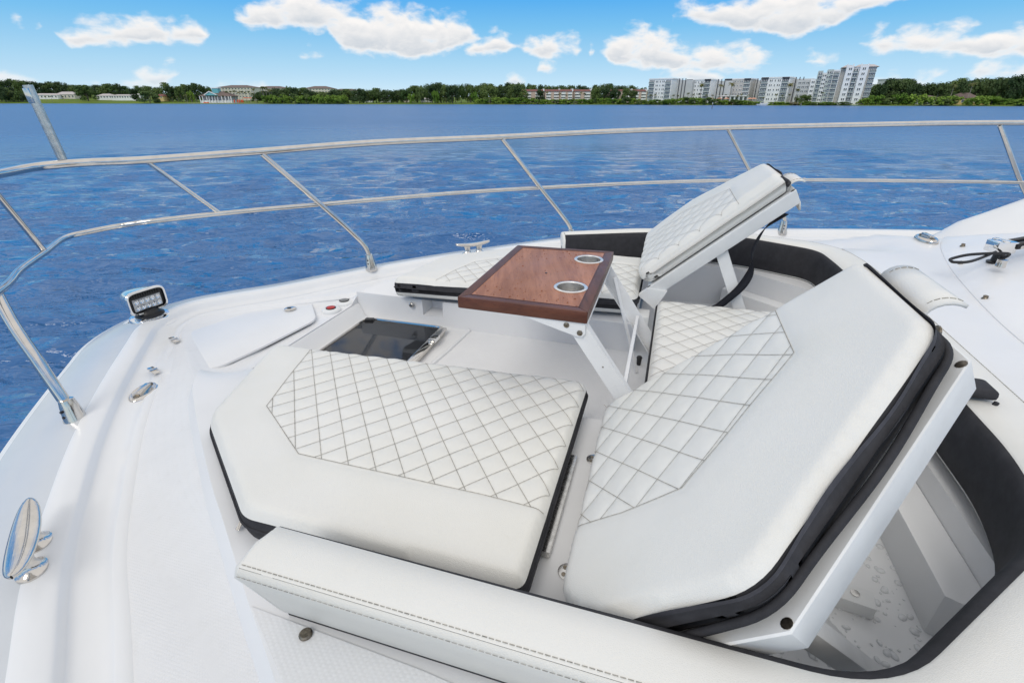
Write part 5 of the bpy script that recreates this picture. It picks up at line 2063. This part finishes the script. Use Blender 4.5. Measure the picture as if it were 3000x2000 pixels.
fB = frame_tilt(.077, -.80, TH)
B_POLY = [(-.040, .60), (-.040, 1.275), (.705, 1.285), (.705, .902), (.335, .522), (.06, .530)]
rB, upB = backrest('raised near backrest with quilted panel and charcoal zip edge', fB, B_POLY, [.05, .05, .02, .04, .05, .08], [(-.036, .775), (-.036, 1.270), (.50, 1.273), (.50, 1.017), (.236, .751), (.10, .752)], {2, 3, 4}, 1.27, 0, 0, 0, False)
fD = frame_tilt(.090, -.690, TH)
D_POLY = [(0.0, 2.17), (.665, 2.17), (.665, 2.54), (.31, 2.91), (0.0, 2.91)]
rD, upD = backrest('raised far backrest seen from the side behind the table', fD, D_POLY, [.05, .03, .04, .05, .05], [(.003, 2.173), (.49, 2.173), (.49, 2.47), (.24, 2.73), (.003, 2.73)], {1}, 2.17, 0, 0, 0, True)


def strut(root, p, q, w, t, mat='white_plastic', name='strut'):
    return MB().bar(p, q, w, t, (W(0, 1, 0) - W(0, 0, 0)), .004).build(name, mat, root)


# props under the near backrest
zf = RECESS_Z
strut(rB, fB(.30, .60, -.160), W(-.555, .80, zf + .01), .046, .040)
strut(rB, fB(.36, 1.08, -.160), W(-.52, 1.12, zf + .01), .040, .036)
strut(rB, fB(.20, .86, -.160), W(-.50, .86, zf + .02), .030, .024)
o = MB().bar(W(-.30, 1.03, zf + .02), W(-.60, .98, zf + .02), .055, .04, (0, 0, 1), .008).build('floor_batten', 'white_plastic', rB)
for k in (.62, .86):
    p = W(-.30, 1.03, zf + .041).lerp(W(-.60, .98, zf + .041), k)
    MB().lathe(p, (0, 0, 1), [(.010, 0), (.010, .0015), (.004, .002)], 12).build('screw', 'steel_brushed', o)
# props under the far backrest
strut(rD, fD(.33, 2.22, -.160), W(-.50, 2.24, zf + .01), .050, .030)
strut(rD, fD(.33, 2.78, -.160), W(-.50, 2.78, zf + .01), .050, .030)
MB().prism([fD(.0, 2.165, -.10), fD(.06, 2.165, -.16), W(-.02, 2.165, -.86), W(.06, 2.165, -.80)], (W(0, .03, 0) - W(0, 0, 0))).build('hinge_cheek', 'white_plastic', rD)
# black strap hanging from the far backrest
pts = [fD(.60, 2.20, -.163), W(-.40, 2.19, -.47), W(-.375, 2.185, -.56), W(-.385, 2.185, -.64), W(-.36, 2.18, -.72), W(-.30, 2.175, -.80), W(-.27, 2.17, -.83), W(-.275, 2.17, -.90)]
cp = catmull(pts, 6)
rows = []
for i, p in enumerate(cp):
    a = 1.15 + .75 * math.sin(i * .16)
    v = (W(math.cos(a), math.sin(a) * .6, 0) - W(0, 0, 0)).normalized() * .019
    rows.append([p - v, p + v])
o = MB().grid(rows).build('strap', 'strap_black', rD, 80)
o.modifiers.new('solid', 'SOLIDIFY').thickness = .003
# brushed steel striker plate on the recess wall
MB().box(W(-.735, 2.45, -.90), (W(.003, 0, 0) - W(0, 0, 0)), (W(0, .05, 0) - W(0, 0, 0)), (0, 0, .022), .001).build('striker_plate', 'steel_brushed', BOAT)


def flap(root, fr, a0, s0, s1, label_mat='vinyl', k=1.0, lift=.045):
    """stiff vinyl handle strap arching off the head of a backrest"""
    prof = []
    base = fr(a0, 0, -.125)
    for j in range(15):
        t = j / 14
        ang = math.radians(118 - 235 * t)
        r = .062 * k
        prof.append((-(r * math.cos(ang)) - .030 * k, r * math.sin(ang) * .9 - .02))
    prof.append((prof[-1][0] + .006, prof[-1][1] - .045 * k))
    rows = []
    dz = Vector((0, 0, 1))
    aft = (W(-1, 0, 0) - W(0, 0, 0))
    for j_, (x, z) in enumerate(prof):
        t0_ = max(0, j_ - 7) / 8
        rows.append([fr(a0, s, -.105) + aft * (x + .050 * k) + dz * (z + lift - .10 * (s1 - s) * t0_) for s in (s0, s0 + (s1 - s0) * .33, s0 + (s1 - s0) * .67, s1)])
    o = MB().grid(rows).build('handle_flap', label_mat, root, 70)
    md = o.modifiers.new('solid', 'SOLIDIFY')
    md.thickness = .007
    md.offset = 0
    for s in (s0 + .018, s1 - .018):
        m = MB()
        pts = [fr(a0, s, -.105) + aft * (x + .050 * k) + dz * (z + lift + .0042) for x, z in prof[:8]]
        for a, b in zip(pts, pts[1:]):
            m.bar(a.lerp(b, .12), a.lerp(b, .88), .002, .002)
        m.build('stitching', 'thread', o)
    x, z = prof[-2]
    p = fr(a0, s0 + .045, -.105) + aft * (x + .044 * k) + dz * (z + lift - .005)
    MB().lathe(p, aft * -1, [(.014, 0), (.014, .004), (.008, .005), (.006, .001)], 16).build('grommet', 'bronze_screw', o)


flap(rB, fB, .712, 1.03, 1.26, k=.68)
flap(rD, fD, .680, 2.22, 2.42, k=.62, lift=.012)


# centre pad lying flat between the two backrests
t = thing('seat_cushion', 'flat quilted centre cushion between the two raised backrests', 'cushion', tuple(W(-.3, 1.75, -.9)), 'white quilted lounge cushions')
cushion(t, frame_flat(-.785), [(-.02, 1.30), (-.03, 2.13), (-.66, 2.13), (-.66, 1.30)], [.03, .03, .04, .04], .07, {0}, [(-.025, 1.32), (-.035, 2.125), (-.50, 2.125), (-.53, 2.05), (-.53, 1.32)], 1.0, .092, 0.03, (0, 1, 4))
bd = MB().prism([W(-.012, 1.29, -.858), W(-.022, 2.14, -.858), W(-.67, 2.14, -.858), W(-.67, 1.29, -.858)], (0, 0, -.04), .004).build('board', 'white_plastic', t)
MB().bar(W(-.05, 1.34, -.90), W(-.05, 1.34, WELL_Z - .005), .05, .05, (1, 0, 0), .004).build('leg', 'white_plastic', t)
MB().bar(W(-.05, 2.02, -.90), W(-.05, 2.02, WELL_Z - .005), .05, .05, (1, 0, 0), .004).build('leg', 'white_plastic', t)
MB().bar(W(-.62, 1.34, -.90), W(-.62, 1.34, RECESS_Z), .05, .05, (1, 0, 0), .004).build('leg', 'white_plastic', t)
MB().bar(W(-.62, 2.02, -.90), W(-.62, 2.02, RECESS_Z), .05, .05, (1, 0, 0), .004).build('leg', 'white_plastic', t)

# hinge hardware on the ledge between near seat and near backrest
for s in (.72, 1.10):
    o = MB().lathe(W(.095, s, -.9045), (0, 0, 1), [(.022, 0), (.022, .0015), (.021, .002)], 20).build('hinge_plate', 'steel_brushed', BOAT)
    for k in (-.009, .009):
        MB().lathe(W(.103, s + k, -.9024), (0, 0, 1), [(.005, 0), (.005, .001), (.003, .0012)], 10).build('screw', 'bronze_screw', o)
MB().bar(W(.150, .74, -.894), W(.150, 1.08, -.894), .020, .020, (0, 0, 1), .003).build('hinge_channel', 'steel_brushed', BOAT)
MB().bar(W(.05, 2.06, -.885), W(.05, 2.16, -.885), .10, .05, (0, 0, 1), .004).build('hinge_block', 'white_plastic', BOAT)


# ------------------------------------------------------------------ the table
def table():
    z = -.536
    t = thing('cocktail_table', 'mahogany cocktail table with two steel cup holders on white folding legs', 'table', tuple(W(.1, 1.59, WELL_Z)))
    cor = [(.166, 1.272), (.166, 1.915), (.556, 1.895), (.564, 1.278)]
    fl, _ = fillet(cor, .008, 3)
    ctr = Vector((.365, 1.59))
    cups = [(Vector(pf(1672, 842, z)), .054), (Vector(pf(1725, 761, z)), .054)]
    # top panel with the two cup openings
    inset = [Vector(p) + Vector((.031 if p[0] < .3 else -.031, .031 if p[1] < 1.5 else -.031)) for p in cor]
    holes = [[c + Vector((math.cos(2 * math.pi * k / 28), math.sin(2 * math.pi * k / 28))) * (r - .007) for k in range(28)] for c, r in cups]
    V, Fs = cdt(inset, holes)
    m = MB().add([W(a, b, z) for a, b in V], Fs)
    pn = m.build('table_panel', 'mahogany', t)
    # solid edge frame, mitred, slightly darker
    for i in range(4):
        a, b = Vector(cor[i]), Vector(cor[(i + 1) % 4])
        ia, ib = inset[i], inset[(i + 1) % 4]
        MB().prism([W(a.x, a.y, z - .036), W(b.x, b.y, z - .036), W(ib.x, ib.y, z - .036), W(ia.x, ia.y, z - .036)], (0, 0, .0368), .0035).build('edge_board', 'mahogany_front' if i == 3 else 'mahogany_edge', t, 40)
    # dark inlay line
    for i in range(4):
        a, b = inset[i], inset[(i + 1) % 4]
        MB().bar(W(a.x, a.y, z + .0006), W(b.x, b.y, z + .0006), .003, .0012).build('inlay', 'mahogany_edge', t)
    V2, F2 = cdt(inset, [[c + (p - c) * .98 for p in h] for (c, r), h in zip(cups, holes)])
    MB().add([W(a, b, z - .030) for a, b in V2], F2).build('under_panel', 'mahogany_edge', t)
    for c, r in cups:
        prof = [(r - .010, .0035), (r - .002, .0035), (r, .002), (r + .000, .0005)]
        cup = MB()
        rows = []
        for rr_, h in [(r, .0002), (r, .002), (r - .002, .0036), (r - .008, .0036), (r - .0105, .001), (r - .011, -.02), (r - .012, -.072), (r - .016, -.076), (.001, -.076)]:
            rows.append([W(c.x + math.cos(2 * math.pi * k / 36) * rr_, c.y + math.sin(2 * math.pi * k / 36) * rr_, z + h) for k in range(36)])
        cup.grid(rows, True)
        cup.build('cup_holder', 'cup_steel', t, 40)
    f, s = pf(1600, 800, z)
    MB().lathe(W(f, s, z + .0004), (0, 0, 1), [(.0045, 0), (.0045, .0008), (.002, .0009)], 8).build('plug', 'black_plastic', t)
    # folding legs: bracket, side bars, crossbar, thin stay
    for s, sd in ((1.285, -1), (1.895, 1)):
        e = (W(0, sd, 0) - W(0, 0, 0))
        br = [W(.36, s, z - .037), W(.172, s, z - .037), W(.170, s, -.606), W(.178, s, -.618), W(.196, s, -.618)]
        b = MB().prism(br, e * .006, .001).build('bracket', 'white_metal', t)
        for f, zz in ((.226, -.585), (.186, -.605)):
            MB().lathe(W(f, s, zz) + e * .006, e, [(.0085, 0), (.0085, .002), (.005, .004)], 12).build('bolt', 'bronze_screw', b)
        top, bot = W(.200, s - sd * .006, -.588), W(-.115, s - sd * .006, WELL_Z - (.0 if s > 1.5 else 0) + .002)
        d = (bot - top)
        bar = MB().bar(top, bot, .050, .004, e).build('leg', 'white_metal', t)
        n = e.cross(d.normalized())
        MB().bar(top + n * .024 - e * .014, bot + n * .024 - e * .014, .003, .030, e).build('leg_flange', 'white_metal', t)
        for k in (.28, .55, .8):
            MB().lathe(top.lerp(bot, k) + e * .002, e, [(.0025, 0), (.0025, .001)], 8).build('rivet', 'bronze_screw', t)
    MB().bar(W(.045, 1.30, -.80), W(.045, 1.88, -.80), .040, .012, (1, 0, 0), .002).build('crossbar', 'white_metal', t)
    MB().bar(W(.150, 1.87, -.625), W(.02, 1.86, WELL_Z + .004), .016, .012, (1, 0, 0), .001).build('stay', 'white_metal', t)
    MB().bar(W(.175, 1.30, z - .045), W(.175, 1.88, z - .045), .02, .014, (1, 0, 0), .001).build('top_crossbar', 'white_metal', t)
    return t


TABLE = table()
MB().lathe(WP(1873, 1050, WELL_Z + .03), (0, 0, 1), [(.009, -.03), (.011, 0), (.013, .003), (.010, .010), (.004, .012)], 12).build('rubber_stop', 'rubber', BOAT)


# ------------------------------------------------------------------ raised deck aft of the lounge, windscreen cover and wiper
def cabin_front():
    def z_aft(f, s):
        t = min(max((s - 3.40) / .45, 0), 1)
        u = min(max((.35 - s) / .8, 0), 1)
        w = min(max((s - 3.02) / .25, 0), 1) * min(max((f + 1.30) / .30, 0), 1)
        return -.722 - .15 * max(t * t * (3 - 2 * t), w) - .15 * u * u * (3 - 2 * u)
    outer = [(-.95, .42), (-.965, 1.2), (-.972, 2.2), (-.972, 2.75), (-.955, 3.0), (-.93, 3.2), (-.90, 3.75), (-1.4, 3.86), (-3.2, 4.15), (-3.2, -.9), (-1.2, -.55), (-.85, -.3), (-.62, .0), (-.60, .30), (-.76, .40)]
    G = np.array([(f, s) for f in np.arange(-3.1, -.6, .08) for s in np.arange(-.9, 4.2, .08)])
    O = np.array(outer)
    G = G[inside(G, O) & (seg_dist(G, O) > .03)]
    V, Fs = cdt(outer, (), G)
    MB().add([W(a, b, z_aft(a, b)) for a, b in V], Fs).build('aft_deck', 'gelcoat_matt', BOAT, 40)
    dn = densify(outer, .06)
    MB().grid([[W(p.x, p.y, z_aft(p.x, p.y)) for p in dn], [W(p.x, p.y, z_aft(p.x, p.y) - .25) for p in dn]]).build('aft_deck_edge', 'gelcoat', BOAT, 40)
    # windscreen under a white cover: bowed foot line, rising aft
    foot = [(-3.0, 4.02), (-2.2, 3.90), (-1.75, 3.66), (-1.52, 3.30), (-1.37, 2.85), (-1.27, 2.40), (-1.20, 1.95), (-1.18, 1.5), (-1.2, .9), (-1.35, .2), (-1.8, -.4), (-2.6, -.7)]
    fc = catmull([(a, b, 0) for a, b in foot], 6)
    rows = []
    for o, h in ((0, -.03), (0, .004), (.012, .012), (.05, .022), (.25, .075), (.6, .16), (1.0, .25), (1.5, .34)):
        row = []
        for p in fc:
            ctr = Vector((-4.5, 1.65, 0))
            d = (ctr - p).normalized()
            q = p + d * o
            row.append(W(q.x, q.y, z_aft(p.x, p.y) + h))
        rows.append(row)
    side = []
    for f in np.arange(-1.60, -3.21, -.08):
        d = -1.60 - f
        zc = -.83 + .56 * d
        bl = min(d / .24, 1)
        bl = bl * bl * (3 - 2 * bl)
        side.append([W(f, 4.12, -.95), W(f, 3.98, -.90 + (zc + .90) * .50 * bl), W(f, 3.90, -.88 + (zc + .88) * .92 * bl), W(f, 3.86, -.88 + (zc + .88) * bl), W(f, 3.82, -.88 + (zc + .877) * bl),
                     W(f, 3.72, -.88 + (zc + .88) * .88 * bl), W(f, 3.58, -.88 + (zc + .88) * .62 * bl), W(f, 3.42, -.88 + (zc + .88) * .40 * bl), W(f, 3.25, -.90)])
    MB().grid(side).build('cabin_side', 'gelcoat', BOAT, 60)
    MB().grid(rows).build('windscreen_cover', 'cover_white', BOAT, 50, 'white snapped windscreen cover at the right')

    def on_cover(x, y):
        """photograph point on the cover, by stepping along the ray"""
        d = ray(x, y)
        t = 1.0
        while t < 6:
            P = d * t
            f, s = P.x * FDX + P.y * FDY, P.x * SDX + P.y * SDY
            best = min(fc, key=lambda p: (p.x - f) ** 2 + (p.y - s) ** 2)
            o = max(0, (Vector((f, s, 0)) - best).dot((Vector((-4.5, 1.65, 0)) - best).normalized()))
            h = z_aft(best.x, best.y) + float(np.interp(o, [0, .05, .25, .6, 1.0, 1.5], [.004, .022, .075, .16, .25, .34]))
            if P.z <= h:
                return f, s, P.z
            t += .004
        return f, s, P.z
    for x, y in ((2885, 876), (2814, 774), (2820, 722)):
        f, s, z = on_cover(x, y)
        MB().lathe(W(f, s, z - .002), (0, 0, 1), [(.012, 0), (.012, .004), (.008, .010), (.009, .016), (.005, .018)], 12).build('snap', 'bronze_screw', BOAT)
    f, s, z = on_cover(2865, 658)
    MB().box(W(f, s, z + .004), (W(.004, .0, 0) - W(0, 0, 0)) * 6, (W(0, .004, 0) - W(0, 0, 0)) * 2, (0, 0, .004), .001).build('chock_plate', 'steel_brushed', BOAT)
    MB().bar(W(f, s, z + .004), W(f, s, z + .035), .012, .02).build('chock_pin', 'steel_brushed', BOAT)
    # flush cleat on the aft deck
    f, s = pf(2712, 706, -.725)
    z = z_aft(f, s)
    f, s = pf(2712, 706, z)
    popup_cleat(f, s, z_aft(f, s), .085, .05, 1.5, 'oval polished steel deck fitting beside the windscreen cover', 1.4)
    # wiper: pivot block with twin black arms running aft, washer hose loop
    f, s, z = on_cover(2918, 768)
    piv = W(f, s, z)
    wr = MB().lathe(piv - Vector((0, 0, .004)), (0, 0, 1), [(.036, 0), (.036, .008), (.024, .012), (.020, .05), (.014, .055)], 20).build('wiper', 'black_plastic', BOAT, 40, 'chrome and black windscreen wiper pivot with hose loop')
    b = piv + Vector((0, 0, .075))
    aft = (W(-1, .30, 0) - W(0, 0, 0)).normalized()
    side = Vector((-aft.y, aft.x, 0))
    MB().box(b - aft * .01, aft * .045, side * .034, (0, 0, .026), .006).build('pivot_block', 'chrome', wr)
    for k in (-.022, .022):
        MB().lathe(b - aft * .02 + side * k + Vector((0, 0, .024)), (0, 0, 1), [(.017, 0), (.017, .006), (.011, .008)], 14).build('pivot_cap', 'chrome', wr)
    for k in (-.025, .025):
        p0 = b + aft * .025 + side * k + Vector((0, 0, .006))
        MB().bar(p0, p0 + aft * 1.0 + Vector((0, 0, .20)), .030, .026, (0, 0, 1), .006).build('wiper_arm', 'black_plastic', wr)
        MB().lathe(p0 + side * math.copysign(.016, k) + aft * .02, side * math.copysign(1, k), [(.008, 0), (.008, .002), (.004, .003)], 10).build('arm_pin', 'steel', wr)
    c0 = piv + Vector((0, 0, .05)) - aft * .01 - side * .03
    hose = [piv + Vector((0, 0, .02)) - side * .02, c0 - aft * .03 - side * .045 + Vector((0, 0, .012)), WPc(2850, 745, z + .06), WPc(2790, 757, z + .045), WPc(2786, 764, z + .04), WPc(2800, 768, z + .04), WPc(2850, 764, z + .045), piv + Vector((0, 0, .06))]
    MB().tube(catmull(hose, 8), .0062, 8).build('washer_hose', 'rubber', wr, 60)
    MB().lathe(WPc(2932, 775, z + .03), (0, 0, -1), [(.018, -.022), (.018, .0), (.019, .004), (.019, .010), (.012, .012)], 14).build('hose_fitting', 'steel', wr)


def WPc(x, y, z):
    return W(*pf(x, y, z), z)


simple('cover_white', (0.80, 0.805, 0.815), 0.32, var=0.02, nscale=3, bstr=0.05, bscale=7, bdist=0.02)
cabin_front()

# screw with stain in the nonskid panel next to the near bolster
NS = [W(f, s, -.9015) for f, s in (pf(735, 1775, -.9015), pf(1230, 1960, -.9015), pf(1900, 2250, -.9015), pf(1500, 2600, -.9015), pf(880, 2120, -.9015))]
MB().prism(NS, (0, 0, -.01)).build('nonskid_panel', 'nonskid_aft', BOAT)
p = WP(896, 1858, -.90)
o = MB().lathe(p, (0, 0, 1), [(.0125, 0), (.0125, .003), (.010, .006), (.005, .0055)], 18).build('deck_screw', 'bronze_screw', BOAT)


# ------------------------------------------------------------------ rain drops left on the recess floor and the table
def drops():
    m = MB()
    r = random.Random(3)

    def dome(c, a, b, h, ang):
        rows = []
        for k, z in ((1.0, 0.0), (.86, .55), (.5, .9), (.12, 1.0)):
            rows.append([c + (W(math.cos(t + 0) * a * k * math.cos(ang) - math.sin(t) * b * k * math.sin(ang), math.cos(t) * a * k * math.sin(ang) + math.sin(t) * b * k * math.cos(ang), 0) - W(0, 0, 0)) + Vector((0, 0, z * h)) for t in [2 * math.pi * j / 10 for j in range(10)]])
        o_ = len(m.v)
        m.grid(rows, True)
        m.f.append(tuple(o_ + 30 + j for j in range(10)))
    for k in range(620):
        f, s = r.uniform(-.70, -.30), r.uniform(.62, 1.35)
        a = .002 + .010 * r.random() ** 3
        dome(W(f, s, RECESS_Z + .0006), a, a * r.uniform(.6, 1), a * .35, r.random() * 3)
    m.build('rain_drops', 'droplet', BOAT, 60, None, 'stuff')
    m.v, m.f = [], []
    for k in range(170):
        f, s = r.uniform(.20, .53), r.choice((r.uniform(1.31, 1.42), r.uniform(1.70, 1.88), r.uniform(1.31, 1.88)))
        if min((Vector((f, s)) - Vector(pf(1672, 842, -.536))).length, (Vector((f, s)) - Vector(pf(1725, 761, -.536))).length) < .065:
            continue
        a = .0012 + .004 * r.random() ** 3
        dome(W(f, s, -.5352), a, a * r.uniform(.4, .8), a * .3, 1.57 + r.uniform(-.3, .3))
    m.build('rain_drops', 'droplet_wood', TABLE, 60, None, 'stuff')


drops()
